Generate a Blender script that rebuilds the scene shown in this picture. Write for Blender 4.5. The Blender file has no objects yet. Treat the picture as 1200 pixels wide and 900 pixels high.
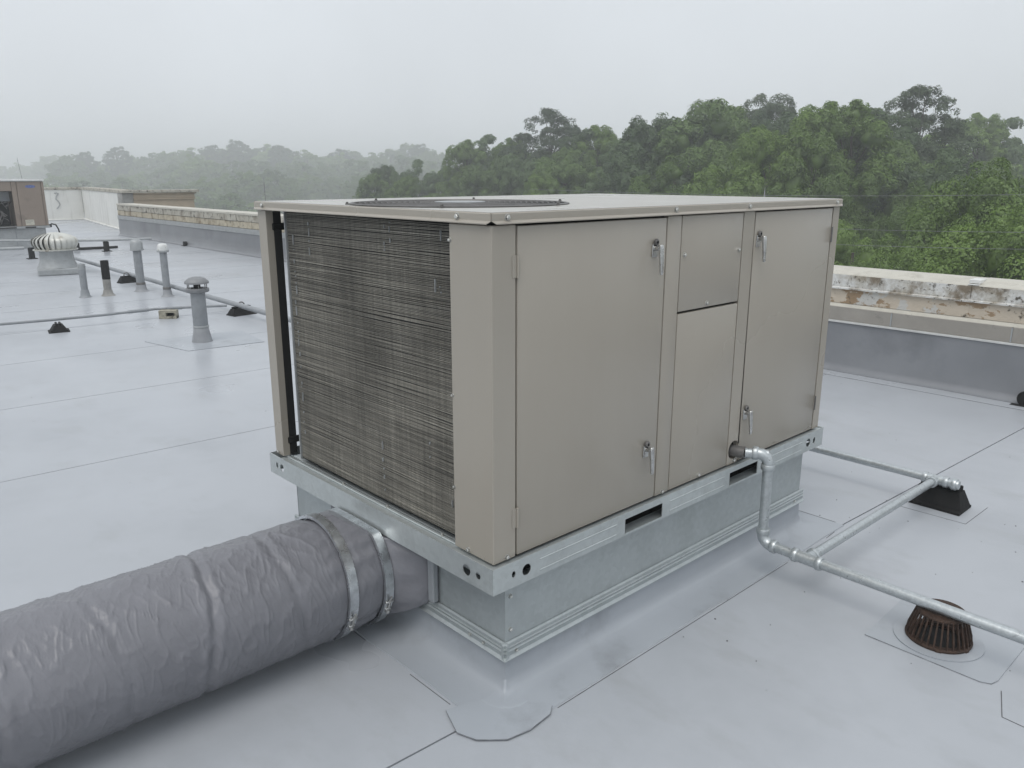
import bpy, bmesh, math, random
import numpy as np
from mathutils import Vector, Matrix
R = math.radians
random.seed(7)
rng = np.random.default_rng(11)
scn = bpy.context.scene
col = scn.collection

# ------------------------------------------------------------------ camera
CAM = Vector((-1.4504, -1.6493, 1.65)); YAW, PITCH, FPX = 0.8233, -0.2551, 934.44
fw = Vector((math.cos(YAW)*math.cos(PITCH), math.sin(YAW)*math.cos(PITCH), math.sin(PITCH)))
rt = Vector((math.sin(YAW), -math.cos(YAW), 0)); up = rt.cross(fw)
cd = bpy.data.cameras.new('camera'); cam = bpy.data.objects.new('camera', cd); col.objects.link(cam)
cam.matrix_world = Matrix(((rt.x, up.x, -fw.x, CAM.x), (rt.y, up.y, -fw.y, CAM.y), (rt.z, up.z, -fw.z, CAM.z), (0, 0, 0, 1)))
cd.sensor_width = 36; cd.lens = FPX/1200*36; cd.clip_start = .02; cd.clip_end = 3000
scn.camera = cam

# ------------------------------------------------------------------ sky, sun, exposure (overcast, misty)
SUN_EL, SUN_AZ = R(62), R(205)            # azimuth of the sun, from +x towards +y
w = bpy.data.worlds.new('World'); scn.world = w; w.use_nodes = True
nt = w.node_tree; nt.nodes.clear()
def wn(t, **k):
    n = nt.nodes.new(t)
    for a, b in k.items(): setattr(n, a, b)
    return n
sky = wn('ShaderNodeTexSky', sky_type='NISHITA', sun_disc=False, sun_elevation=SUN_EL, sun_rotation=R(90)-SUN_AZ)
sky.dust_density = 6; sky.air_density = 1.5
tc = wn('ShaderNodeTexCoord'); sx = wn('ShaderNodeSeparateXYZ'); nt.links.new(tc.outputs['Generated'], sx.inputs[0])
ramp = wn('ShaderNodeValToRGB')           # an even cloud layer, a little brighter overhead
ramp.color_ramp.elements[0].position = 0; ramp.color_ramp.elements[0].color = (.615, .65, .69, 1)
ramp.color_ramp.elements[1].position = 1; ramp.color_ramp.elements[1].color = (.80, .84, .885, 1)
nt.links.new(sx.outputs['Z'], ramp.inputs[0])
cl = wn('ShaderNodeTexNoise'); cl.inputs['Scale'].default_value = 2.6; cl.inputs['Detail'].default_value = 4
nt.links.new(tc.outputs['Generated'], cl.inputs['Vector'])
cm = wn('ShaderNodeMapRange'); cm.inputs['To Min'].default_value = 10.6; cm.inputs['To Max'].default_value = 13.9
nt.links.new(cl.outputs[0], cm.inputs['Value'])
mul = wn('ShaderNodeVectorMath', operation='SCALE'); nt.links.new(ramp.outputs[0], mul.inputs[0]); nt.links.new(cm.outputs[0], mul.inputs['Scale'])
mx = wn('ShaderNodeMix', data_type='RGBA'); mx.inputs['Factor'].default_value = .94
nt.links.new(sky.outputs[0], mx.inputs['A']); nt.links.new(mul.outputs[0], mx.inputs['B'])
bg = wn('ShaderNodeBackground'); bg.inputs['Strength'].default_value = .1
nt.links.new(mx.outputs['Result'], bg.inputs['Color'])
wo = wn('ShaderNodeOutputWorld'); nt.links.new(bg.outputs[0], wo.inputs[0])
sd = bpy.data.lights.new('sun', 'SUN'); sd.energy = 1.2; sd.angle = R(38); sd.color = (1, .97, .93)
so = bpy.data.objects.new('sun', sd); col.objects.link(so)
sv = Vector((math.cos(SUN_EL)*math.cos(SUN_AZ), math.cos(SUN_EL)*math.sin(SUN_AZ), math.sin(SUN_EL)))
so.rotation_euler = sv.to_track_quat('Z', 'Y').to_euler(); so.location = (0, 0, 30)
scn.view_settings.view_transform = 'Standard'; scn.view_settings.look = 'None'
scn.view_settings.exposure = 0; scn.view_settings.gamma = 1; scn.view_settings.use_curve_mapping = False
scn.cycles.use_denoising = True; scn.cycles.max_bounces = 8; scn.cycles.volume_bounces = 3
scn.cycles.diffuse_bounces = 4; scn.cycles.glossy_bounces = 3; scn.cycles.transparent_max_bounces = 8

# ------------------------------------------------------------------ materials
def mat(name, c, rough=.5, metal=0., var=.12, scale=6., stretch=(1, 1, 1), bump=0., bscale=60., spec=.5,
        dirt=None, dirt_scale=3., dirt_lo=.55, dirt_hi=.7, dirt_stretch=(1, 1, 1), rvar=.08, coat=0., vor=0., vscale=60., coord='Object', dist=.02):
    m = bpy.data.materials.new(name); m.use_nodes = True; t = m.node_tree; N = t.nodes; L = t.links
    b = N['Principled BSDF']
    g = N.new('ShaderNodeTexCoord')
    def mapped(s):
        mp = N.new('ShaderNodeMapping'); mp.inputs['Scale'].default_value = s; L.new(g.outputs[coord], mp.inputs[0]); return mp
    mp = mapped(stretch)
    n = N.new('ShaderNodeTexNoise'); n.inputs['Scale'].default_value = scale; n.inputs['Detail'].default_value = 6; n.inputs['Roughness'].default_value = .6
    L.new(mp.outputs[0], n.inputs['Vector'])
    rp = N.new('ShaderNodeValToRGB'); e = rp.color_ramp.elements
    e[0].position = .3; e[1].position = .7
    e[0].color = (*[x*(1-var) for x in c], 1); e[1].color = (*[min(1, x*(1+var)) for x in c], 1)
    L.new(n.outputs[0], rp.inputs[0]); out = rp.outputs[0]
    if vor:
        v = N.new('ShaderNodeTexVoronoi'); v.inputs['Scale'].default_value = vscale; L.new(g.outputs[coord], v.inputs['Vector'])
        sp = N.new('ShaderNodeSeparateColor'); L.new(v.outputs['Color'], sp.inputs[0])
        mr = N.new('ShaderNodeMapRange'); mr.inputs['To Min'].default_value = 1-vor; mr.inputs['To Max'].default_value = 1+vor
        L.new(sp.outputs[0], mr.inputs['Value'])
        vm = N.new('ShaderNodeVectorMath'); vm.operation = 'SCALE'; L.new(out, vm.inputs[0]); L.new(mr.outputs[0], vm.inputs['Scale']); out = vm.outputs[0]
    if dirt:
        for dc, ds, lo, hi, st in (dirt if isinstance(dirt, list) else [(dirt, dirt_scale, dirt_lo, dirt_hi, dirt_stretch)]):
            dm = mapped(st)
            d = N.new('ShaderNodeTexNoise'); d.inputs['Scale'].default_value = ds; d.inputs['Detail'].default_value = 8; d.inputs['Roughness'].default_value = .65
            L.new(dm.outputs[0], d.inputs['Vector'])
            dr = N.new('ShaderNodeMapRange'); dr.inputs['From Min'].default_value = lo; dr.inputs['From Max'].default_value = hi
            L.new(d.outputs[0], dr.inputs['Value'])
            mm = N.new('ShaderNodeMix'); mm.data_type = 'RGBA'; L.new(dr.outputs[0], mm.inputs['Factor']); L.new(out, mm.inputs['A']); mm.inputs['B'].default_value = (*dc, 1)
            out = mm.outputs['Result']
    L.new(out, b.inputs['Base Color'])
    rr = N.new('ShaderNodeMapRange'); rr.inputs['To Min'].default_value = max(.02, rough-rvar); rr.inputs['To Max'].default_value = min(1, rough+rvar)
    n2 = N.new('ShaderNodeTexNoise'); n2.inputs['Scale'].default_value = scale*.6; n2.inputs['Detail'].default_value = 5
    L.new(g.outputs[coord], n2.inputs['Vector']); L.new(n2.outputs[0], rr.inputs['Value']); L.new(rr.outputs[0], b.inputs['Roughness'])
    rr.inputs['From Min'].default_value = .3; rr.inputs['From Max'].default_value = .7
    b.inputs['Metallic'].default_value = metal; b.inputs['Specular IOR Level'].default_value = spec; b.inputs['Coat Weight'].default_value = coat
    if bump:
        n3 = N.new('ShaderNodeTexNoise'); n3.inputs['Scale'].default_value = bscale; n3.inputs['Detail'].default_value = 4
        L.new(g.outputs[coord], n3.inputs['Vector'])
        bp = N.new('ShaderNodeBump'); bp.inputs['Strength'].default_value = bump; bp.inputs['Distance'].default_value = dist
        L.new(n3.outputs[0], bp.inputs['Height']); L.new(bp.outputs[0], b.inputs['Normal'])
    return m

M = {}
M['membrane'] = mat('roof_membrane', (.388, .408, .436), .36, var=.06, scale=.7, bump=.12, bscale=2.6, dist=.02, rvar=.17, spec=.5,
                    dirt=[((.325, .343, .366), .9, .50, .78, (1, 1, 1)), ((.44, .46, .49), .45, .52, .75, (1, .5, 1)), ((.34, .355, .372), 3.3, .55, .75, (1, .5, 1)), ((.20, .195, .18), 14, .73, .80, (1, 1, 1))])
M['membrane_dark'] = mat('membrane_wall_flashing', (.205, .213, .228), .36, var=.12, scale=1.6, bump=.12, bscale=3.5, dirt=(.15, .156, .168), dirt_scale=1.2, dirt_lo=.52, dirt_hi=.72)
M['membrane_edge'] = mat('dirty_seam', (.10, .10, .105), .8, var=.6, scale=25)
M['patch_edge'] = mat('faint_patch_edge', (.23, .24, .255), .8, var=.4, scale=25)
M['seam_base'] = mat('dark_seam_bed', (.07, .07, .078), .8, var=.4, scale=5)  # dark bed that shows as dirt lines along the laps
M['patch'] = mat('membrane_patch', (.35, .375, .405), .36, var=.06, scale=2, bump=.12, bscale=5, rvar=.1, dirt=(.26, .275, .295), dirt_scale=3, dirt_lo=.55, dirt_hi=.75)
M['tan'] = mat('tan_paint', (.348, .320, .274), .27, var=.02, scale=1.6, spec=.5, rvar=.012,
               dirt=[((.330, .302, .258), 2.0, .30, .95, (3, 3, .3))])
M['gap_shade'] = mat('painted_gap_shade', (.018, .017, .015), .8, spec=.1)  # near black, puts the shade of the panel gaps into the colour
M['tan_top'] = mat('tan_paint_pale_top', (.40, .385, .35), .30, var=.04, scale=3, dirt=[((.33, .32, .29), 2.5, .5, .8, (1, 1, 1))], rvar=.06)  # grey-beige, paler than the cabinet sides
M['black'] = mat('black_rubber', (.011, .011, .011), .75, var=.3, bump=.2, bscale=40, spec=.25)
M['void'] = mat('painted_interior_shade', (.010, .010, .010), .9)  # near-black colour standing in for the shade inside openings and gaps
M['galv'] = mat('galvanized_steel', (.42, .455, .46), .40, metal=.5, var=.07, scale=3, stretch=(1, 1, .4), vor=.045, vscale=55, rvar=.08,
                dirt=[((.29, .315, .312), 1.6, .55, .80, (1.5, 1.5, .4)), ((.27, .29, .29), 14, .66, .78, (1, 1, .6))])
M['rail'] = mat('galvanized_rail_lit', (.49, .525, .525), .38, metal=.5, var=.06, scale=5, vor=.045, vscale=60, rvar=.08, dirt=[((.33, .355, .35), 5, .56, .80, (1, 1, 1))])  # lighter tint stands in for the shading that sets rail off from curb
M['galv_pipe'] = mat('galvanized_pipe', (.47, .50, .51), .36, metal=.7, var=.10, scale=60, vor=.06, vscale=110, rvar=.10, dirt=(.33, .35, .36), dirt_scale=45, dirt_lo=.60, dirt_hi=.74)
M['iron_grey'] = mat('worn_grey_pipe', (.15, .145, .14), .5, metal=.4, var=.3, scale=20)
M['chrome'] = mat('zinc_die_cast', (.52, .52, .51), .28, metal=.95, var=.2, scale=40)
M['zinc'] = mat('zinc_screw', (.60, .60, .57), .3, metal=.8, var=.2, scale=40)
M['fin'] = None
M['fabric'] = mat('grey_duct_jacket', (.180, .182, .200), .38, var=.08, scale=5, bump=.40, bscale=30, dist=.006, rvar=.09, spec=.45, dirt=[((.148, .150, .166), 3, .52, .75, (1, 1, 1))])
M['band'] = mat('stainless_band', (.58, .60, .62), .30, metal=.9, var=.25, scale=30)
M['rust'] = mat('rusted_iron', (.040, .021, .013), .75, var=.5, scale=40, bump=.4, bscale=90, dirt=(.085, .045, .026), dirt_scale=60, dirt_lo=.57, dirt_hi=.7)
M['white'] = mat('white_coated_wall', (.70, .70, .67), .55, var=.07, scale=1.5, bump=.2, bscale=4,
                 dirt=[((.47, .465, .43), 1.6, .52, .76, (3, 3, .35)), ((.30, .30, .27), 2.2, .66, .8, (5, 5, .5))])
M['coping'] = mat('weathered_coping', (.44, .42, .36), .7, var=.15, scale=4, bump=.3, bscale=25,
                  dirt=[((.26, .235, .19), 4, .46, .64, (1, 1, 1)), ((.085, .075, .06), 9, .53, .64, (1, 1, 1))])
M['coping_top'] = mat('pale_coping_top', (.50, .48, .42), .6, var=.12, scale=5, bump=.3, bscale=25, dirt=[((.36, .34, .29), 5, .54, .76, (1, 1, 1)), ((.14, .12, .09), 22, .66, .74, (1, 1, 1))])
M['stained'] = mat('stained_white_paint', (.60, .60, .58), .65, var=.08, scale=6, bump=.35, bscale=30,
                   dirt=[((.36, .33, .27), 5, .45, .62, (1, 1, 1)), ((.19, .155, .11), 2.3, .50, .60, (1, 1.2, 1)), ((.085, .075, .058), 15, .575, .655, (1, 1, 1)), ((.10, .085, .06), 34, .58, .66, (1, 1, 1))])
M['stucco'] = mat('peeling_cream_stucco', (.50, .435, .35), .75, var=.05, scale=7, bump=.35, bscale=35,
                  dirt=[((.29, .205, .125), 3.1, .545, .56, (1, .8, 1.4)), ((.50, .49, .46), 2.3, .56, .58, (1, 1, 1)), ((.09, .075, .055), 13, .60, .68, (1, 1, 1))])
M['block'] = mat('cream_split_block', (.43, .385, .295), .85, var=.18, scale=9, bump=.6, bscale=22,
                 dirt=[((.22, .175, .12), 4, .50, .64, (1, 1, 1)), ((.07, .065, .05), 11, .60, .7, (1, 1, 1))])
M['mortar'] = mat('dark_mortar', (.13, .115, .09), .9, var=.3, scale=12)
M['tan_stucco'] = mat('tan_stucco', (.42, .345, .255), .8, var=.08, scale=4, bump=.2, bscale=20, dirt=(.24, .20, .15), dirt_scale=3, dirt_lo=.6, dirt_hi=.75)
M['concrete'] = mat('grey_concrete', (.27, .265, .25), .85, var=.2, scale=8, bump=.4, bscale=25)
M['greymetal'] = mat('grey_strip_metal', (.30, .28, .25), .45, metal=.1, var=.08, scale=6, dirt=(.20, .19, .17), dirt_scale=8, dirt_lo=.6, dirt_hi=.72)
M['whiteedge'] = mat('white_strip_edge', (.66, .66, .64), .45, var=.1, scale=10)
M['greypaint'] = mat('grey_painted_pipe', (.25, .265, .28), .5, var=.1, scale=9, dirt=(.17, .18, .185), dirt_scale=8, dirt_lo=.55, dirt_hi=.7)
M['lightgrey'] = mat('light_grey_metal', (.34, .355, .36), .45, metal=.2, var=.12, scale=10, dirt=(.28, .28, .27), dirt_scale=14, dirt_lo=.58, dirt_hi=.7)
M['greycap'] = mat('dull_grey_cap', (.215, .22, .228), .5, metal=.2, var=.12, scale=10, dirt=(.14, .14, .14), dirt_scale=14, dirt_lo=.58, dirt_hi=.7)
M['boot'] = mat('grey_boot', (.275, .285, .30), .5, var=.1, scale=8)
M['whitecap'] = mat('white_vent_cap', (.62, .63, .62), .4, var=.1, scale=12, dirt=(.33, .32, .28), dirt_scale=18, dirt_lo=.58, dirt_hi=.68)
M['turbine'] = mat('weathered_white_vanes', (.55, .55, .51), .42, metal=.2, var=.12, scale=8, dirt=[((.24, .19, .13), 6, .58, .74, (1, 1, .4))])
M['brown'] = mat('brown_tan_paint', (.245, .198, .162), .45, var=.06, scale=4, dirt=(.16, .13, .11), dirt_scale=3, dirt_lo=.55, dirt_hi=.75)
M['blue'] = mat('faded_blue_print', (.10, .14, .33), .5, var=.35, scale=30)
M['cream'] = mat('cream_sticker', (.52, .50, .42), .5, var=.12, scale=40)
M['greyprint'] = mat('grey_print', (.2, .2, .19), .5, var=.2, scale=20)
M['brickblock'] = mat('stained_concrete_block', (.33, .31, .25), .9, var=.3, scale=14, dirt=(.06, .055, .04), dirt_scale=12, dirt_lo=.54, dirt_hi=.64, bump=.5, bscale=30)
M['ground'] = mat('forest_floor', (.045, .055, .028), .95, var=.4, scale=.2)
M['brickwall'] = mat('building_wall', (.33, .27, .20), .85, var=.15, scale=1)
M['wire'] = mat('weathered_wire', (.20, .21, .21), .6, var=.1)
M['bark'] = mat('bark', (.075, .06, .048), .9, var=.35, scale=6, stretch=(1, 1, .2), bump=.6, bscale=12)

# coil: aluminium fin edges, dull with grime; streaks run across and down
def coil_mat():
    m = bpy.data.materials.new('grimy_coil_fins'); m.use_nodes = True; t = m.node_tree; N = t.nodes; L = t.links; b = N['Principled BSDF']
    g = N.new('ShaderNodeTexCoord')
    def nz(st, sc, det, lo, hi, a, bb):
        mp = N.new('ShaderNodeMapping'); mp.inputs['Scale'].default_value = st; L.new(g.outputs['Object'], mp.inputs[0])
        n = N.new('ShaderNodeTexNoise'); n.inputs['Scale'].default_value = sc; n.inputs['Detail'].default_value = det; L.new(mp.outputs[0], n.inputs['Vector'])
        r = N.new('ShaderNodeMapRange'); r.inputs['From Min'].default_value = lo; r.inputs['From Max'].default_value = hi
        r.inputs['To Min'].default_value = a; r.inputs['To Max'].default_value = bb; L.new(n.outputs[0], r.inputs['Value']); return r.outputs[0]
    a = nz((1, .13, 15), 9, 5, .35, .65, .68, 1.30)      # long strokes across
    v = nz((1, 9, .25), 7, 4, .35, .68, .84, 1.18)       # streaks down
    f = nz((1, 30, 1.5), 9, 2, .3, .7, .82, 1.2)         # single fins
    c = nz((1, 1, 1), 2.2, 4, .35, .65, .75, 1.25)       # clouds of grime
    def mu(x, y):
        q = N.new('ShaderNodeMath'); q.operation = 'MULTIPLY'; L.new(x, q.inputs[0]); L.new(y, q.inputs[1]); return q.outputs[0]
    s = mu(mu(a, v), mu(c, f))
    sc = N.new('ShaderNodeVectorMath'); sc.operation = 'SCALE'; sc.inputs[0].default_value = (.205, .195, .168); L.new(s, sc.inputs['Scale'])
    L.new(sc.outputs[0], b.inputs['Base Color']); b.inputs['Roughness'].default_value = .55; b.inputs['Metallic'].default_value = .25
    return m
M['fin'] = coil_mat()

# ------------------------------------------------------------------ mesh helpers
class MB:
    def __init__(s): s.bm = bmesh.new()
    def _new(s, before): return [v for v in s.bm.verts if v not in before]
    def box(s, lo, hi, bev=0, seg=1, mtx=None):
        lo, hi = Vector(lo), Vector(hi); c = (lo+hi)/2; d = hi-lo
        m = Matrix.Translation(c) @ Matrix.Diagonal((*d, 1))
        r = bmesh.ops.create_cube(s.bm, size=1, matrix=m); vs = r['verts']
        if bev:
            es = list({e for v in vs for e in v.link_edges})
            rb = bmesh.ops.bevel(s.bm, geom=es, offset=min(bev, min(d)*.45), segments=seg, affect='EDGES', profile=.5)
            vs = list({v for f in rb['faces'] for v in f.verts} | {v for v in vs if v.is_valid})
        if mtx is not None: bmesh.ops.transform(s.bm, matrix=mtx, verts=vs)
        return s
    def tube(s, p0, p1, r, n=20, r2=None, caps=True):
        p0, p1 = Vector(p0), Vector(p1); d = p1-p0
        m = Matrix.Translation((p0+p1)/2) @ d.to_track_quat('Z', 'Y').to_matrix().to_4x4()
        bmesh.ops.create_cone(s.bm, cap_ends=caps, segments=n, radius1=r, radius2=r if r2 is None else r2, depth=d.length, matrix=m)
        return s
    def sweep(s, pts, r, n=12, closed=False, caps=True, prof=None):
        pts = [Vector(p) for p in pts]; k = len(pts); rings = []
        rs = r if hasattr(r, '__len__') else [r]*k
        ref = None
        for i, p in enumerate(pts):
            a = pts[(i-1) % k] if closed or i > 0 else p; b = pts[(i+1) % k] if closed or i < k-1 else p
            t = (b-a).normalized()
            if ref is None: ref = t.orthogonal().normalized() if abs(t.z) > .9 else Vector((0, 0, 1)).cross(t).normalized()
            ref = (ref - t*ref.dot(t)).normalized(); q = t.cross(ref)
            ring = []
            for j in range(n):
                an = 2*math.pi*j/n
                if prof: u, v = prof[j]; ring.append(s.bm.verts.new(p+ref*u+q*v))
                else: ring.append(s.bm.verts.new(p+(ref*math.cos(an)+q*math.sin(an))*rs[i]))
            rings.append(ring)
        for i in range(k if closed else k-1):
            A, B = rings[i], rings[(i+1) % k]
            for j in range(n): s.bm.faces.new((A[j], A[(j+1) % n], B[(j+1) % n], B[j]))
        if caps and not closed:
            s.bm.faces.new(list(reversed(rings[0]))); s.bm.faces.new(rings[-1])
        return s
    def lathe(s, prof, c, n=32, mtx=None):
        c = Vector(c); rings = []; vs = []
        for (r, z) in prof:
            if r < 1e-6: ring = [s.bm.verts.new((0, 0, z))]
            else: ring = [s.bm.verts.new((r*math.cos(2*math.pi*j/n), r*math.sin(2*math.pi*j/n), z)) for j in range(n)]
            rings.append(ring); vs += ring
        for A, B in zip(rings, rings[1:]):
            for j in range(n):
                k = (j+1) % n
                if len(A) == 1 and len(B) == 1: continue
                if len(A) == 1: s.bm.faces.new((A[0], B[k], B[j]))
                elif len(B) == 1: s.bm.faces.new((A[j], A[k], B[0]))
                else: s.bm.faces.new((A[j], A[k], B[k], B[j]))
        m = Matrix.Translation(c) @ (mtx or Matrix.Identity(4))
        bmesh.ops.transform(s.bm, matrix=m, verts=vs)
        return s
    def prism(s, poly, z0, z1, mtx=None):
        A = [s.bm.verts.new((x, y, z0)) for x, y in poly]; B = [s.bm.verts.new((x, y, z1)) for x, y in poly]; n = len(poly)
        s.bm.faces.new(list(reversed(A))); s.bm.faces.new(B)
        for i in range(n): s.bm.faces.new((A[i], A[(i+1) % n], B[(i+1) % n], B[i]))
        if mtx is not None: bmesh.ops.transform(s.bm, matrix=mtx, verts=A+B)
        return s
    def plate(s, w0, w1, h0, h1, holes, th, mtx):
        """a plate in local x,z with holes (loops of points), th deep along +y, placed by mtx"""
        tmp = bmesh.new(); es = []
        for lp in [[(w0, h0), (w1, h0), (w1, h1), (w0, h1)]]+holes:
            vs = [tmp.verts.new((a, 0, b)) for a, b in lp]
            es += [tmp.edges.new((vs[i], vs[(i+1) % len(vs)])) for i in range(len(vs))]
        bmesh.ops.triangle_fill(tmp, use_beauty=True, edges=es)
        g = bmesh.ops.extrude_face_region(tmp, geom=tmp.faces[:])
        bmesh.ops.translate(tmp, vec=(0, th, 0), verts=[e for e in g['geom'] if isinstance(e, bmesh.types.BMVert)])
        bmesh.ops.recalc_face_normals(tmp, faces=tmp.faces[:])
        bmesh.ops.transform(tmp, matrix=mtx, verts=tmp.verts[:])
        mp = {v: s.bm.verts.new(v.co) for v in tmp.verts}
        for f in tmp.faces: s.bm.faces.new([mp[v] for v in f.verts])
        tmp.free(); return s
    def build(s, name, m, parent=None, smooth=None):
        bmesh.ops.recalc_face_normals(s.bm, faces=s.bm.faces[:])
        me = bpy.data.meshes.new(name)
        if parent is not None:
            bmesh.ops.translate(s.bm, vec=-wloc(parent), verts=s.bm.verts[:])
        s.bm.to_mesh(me); s.bm.free()
        return link(name, me, m, parent, smooth)
def wloc(o):
    v = Vector((0, 0, 0))
    while o is not None: v += o.location; o = o.parent
    return v
def link(name, me, m, parent=None, smooth=None):
    if m is not None: me.materials.append(m)
    if smooth is not None:
        me.polygons.foreach_set('use_smooth', [True]*len(me.polygons)); me.set_sharp_from_angle(angle=R(smooth))
    o = bpy.data.objects.new(name, me); col.objects.link(o)
    if parent is not None: o.parent = parent
    return o
def tag(o, label, cat, group=None):
    o['label'] = label; o['category'] = cat
    if group: o['group'] = group
    return o
def thing(name, loc, label, cat, group=None):
    o = bpy.data.objects.new(name, None); col.objects.link(o); o.location = loc; o.empty_display_size = .1
    return tag(o, label, cat, group)
def kind(o, k): o['kind'] = k; return o
def dup(root, loc, rotz, label):
    def cp(o, par):
        c = o.copy(); col.objects.link(c); c.parent = par
        for ch in [x for x in o.children]: cp(ch, c)
        return c
    r = cp(root, None); r.location = loc; r.rotation_euler = (0, 0, rotz); r['label'] = label
    return r
def circ(x, z, r, n=16, rz=None): return [(x+r*math.cos(2*math.pi*i/n), z+(rz or r)*math.sin(2*math.pi*i/n)) for i in range(n)]
ROTZ90 = Matrix.Rotation(R(90), 4, 'Z')

def vnoise(p, seed=0):
    """smooth value noise, p is n x 3"""
    i = np.floor(p).astype(np.int64); f = p-i; f = f*f*(3-2*f); o = np.zeros(len(p))
    for dx in (0, 1):
        for dy in (0, 1):
            for dz in (0, 1):
                h = ((i[:, 0]+dx)*73856093) ^ ((i[:, 1]+dy)*19349663) ^ ((i[:, 2]+dz)*83492791) ^ (seed*2654435)
                h = (h ^ (h >> 13))*1274126177 & 0x7fffffff
                o += (h/0x7fffffff)*(f[:, 0] if dx else 1-f[:, 0])*(f[:, 1] if dy else 1-f[:, 1])*(f[:, 2] if dz else 1-f[:, 2])
    return o*2-1

# ------------------------------------------------------------------ ground and roof
GZ = -8.0
kind(MB().prism([(880*math.cos(a*math.pi/24), 880*math.sin(a*math.pi/24)) for a in range(48)], GZ-.5, GZ).build('ground', M['ground']), 'structure')
roof = kind(MB().box((-34, -16, GZ+.004), (6.55, 24.9, -.010)).box((-34, 24.905, GZ+.004), (9.2, 36, -.010)).build('roof', M['seam_base']), 'structure')
def seam_y(k, x): return 1.65*k - .05*x
for k in range(-9, 22):
    x0, x1 = -34, 6.5 if 1.65*(k+1) < 24 else 9.1
    g0 = .0028 + .0014*max(0, abs(k-1))
    a, b = seam_y(k, x0)+g0, seam_y(k, x1)+g0; c2, d2 = seam_y(k+1, x1)-.0028, seam_y(k+1, x0)-.0028
    MB().prism([(x0, a), (x1, b), (x1, c2), (x0, d2)], -.009, 0).build('membrane_sheet', M['membrane'], roof)

# curb dimensions
CX0, CX1, CY0, CY1 = .091, 2.012, .046, 1.413
# flashing up the curb and out on the roof: a swept, mitred profile
def curb_flashing():
    prof = [(.003, .150), (.004, .10), (.006, .055), (.014, .028), (.032, .013), (.070, .006), (.145, .0045), (.163, .0040), (.165, 0.0005)]
    b = MB(); loops = []
    per = [(CX0, CY0, -1, -1), (CX1, CY0, 1, -1), (CX1, CY1, 1, 1), (CX0, CY1, -1, 1)]
    for d, z in prof:
        pts = []
        for i in range(4):
            x, y, sx_, sy_ = per[i]; x2, y2, sx2, sy2 = per[(i+1) % 4]
            A = Vector((x+sx_*d, y+sy_*d, z)); B = Vector((x2+sx2*d, y2+sy2*d, z)); n = 26
            for j in range(n):
                t = j/n; p = A.lerp(B, t)
                nz = vnoise(np.array([[p.x*5, p.y*5, z*9+3.]]))[0]; k = math.sin(math.pi*t)**.3
                out = Vector((0, -1, 0)) if i == 0 else Vector((1, 0, 0)) if i == 1 else Vector((0, 1, 0)) if i == 2 else Vector((-1, 0, 0))
                e = .0 if z > .14 else (.005*nz if z > .008 else .007*nz*(1 if d > .16 else .2))
                p = p + out*e*k
                if .004 < z < .05: p.z += .004*nz*k
                pts.append(b.bm.verts.new(p))
        loops.append(pts)
    for A, B in zip(loops, loops[1:]):
        n = len(A)
        for j in range(n): b.bm.faces.new((A[j], B[j], B[(j+1) % n], A[(j+1) % n]))
    b.build('curb_flashing', M['patch'], roof, 50)
curb_flashing()
# outlines: thin overlays, dark where grime lies along the lap
def sheet_patch(poly, z, name='membrane_patch', edge=None, m=None):
    MB().prism(poly, z-.0035, z).build(name, m or M['patch'], roof)
    if edge:
        for i, j in edge:
            p, q = Vector((*poly[i], z-.001)), Vector((*poly[j], z-.001))
            t = (q-p).normalized(); n = Vector((t.y, -t.x, 0))
            MB().prism([tuple((p+n*.0002)[:2]), tuple((q+n*.0002)[:2]), tuple((q+n*.0013)[:2]), tuple((p+n*.0013)[:2])], z-.0036, z-.0016).build('seam_edge', M['patch_edge'], roof)
# corner patch at the near corner of the curb (eight-sided), with a little tent at the fold
cp = [(-.115, .10), (-.155, -.005), (-.132, -.070), (-.062, -.132), (.02, -.147), (.115, -.137), (.150, -.112), (.085, -.02), (.062, .016), (.03, .06)]
sheet_patch(cp, .0085, 'corner_patch', [(1, 2), (2, 3), (3, 4), (4, 5), (5, 6), (0, 1)])
def corner_tent():
    b = MB(); N_ = 22; g = {}
    for i in range(N_):
        for j in range(N_):
            u, v = i/(N_-1), j/(N_-1)
            x, y = CX0-.10+.115*u, CY0-.10+.115*v
            dx, dy = max(0, CX0-.006-x), max(0, CY0-.006-y)
            dd = math.hypot(dx, dy) if dx > 0 and dy > 0 else max(dx, dy)
            z = .0090 + .030*math.exp(-dd/.010) + .010*math.exp(-dd/.03)
            dg = (x-CX0)-(y-CY0); z += .008*math.exp(-(dg/.010)**2)*math.exp(-dd/.05)
            z += .0025*vnoise(np.array([[x*40, y*40, 1.]]))[0]*math.exp(-dd/.05)
            if dd > .085: z = .0070
            g[i, j] = b.bm.verts.new((x, y, z))
    for i in range(N_-1):
        for j in range(N_-1): b.bm.faces.new((g[i, j], g[i+1, j], g[i+1, j+1], g[i, j+1]))
    b.build('corner_fold', M['patch'], roof, 60)
corner_tent()
# laps that run off the corner and along the flashing
def line(pts, wd=.004, z=.0012, parent=None):
    wd *= .75
    for p, q in zip(pts, pts[1:]):
        p, q = Vector((*p, 0)), Vector((*q, 0)); t = (q-p).normalized(); n = Vector((t.y, -t.x, 0))*wd/2
        MB().prism([tuple((p+n)[:2]), tuple((q+n)[:2]), tuple((q-n)[:2]), tuple((p-n)[:2])], .0004, z).build('seam_edge', M['membrane_edge'], roof)
line([(-.082, .34), (-.082, .12)], .003, .0012); line([(-.08, .75), (-.081, .62)], .003)
line([(.16, -.127), (.5, -.127), (.9, -.1265), (1.3, -.126), (1.62, -.1255)], .003)
line([(1.98, -.125), (2.07, -.12), (2.185, -.07), (2.185, .2), (2.186, .6)], .003)
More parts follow.
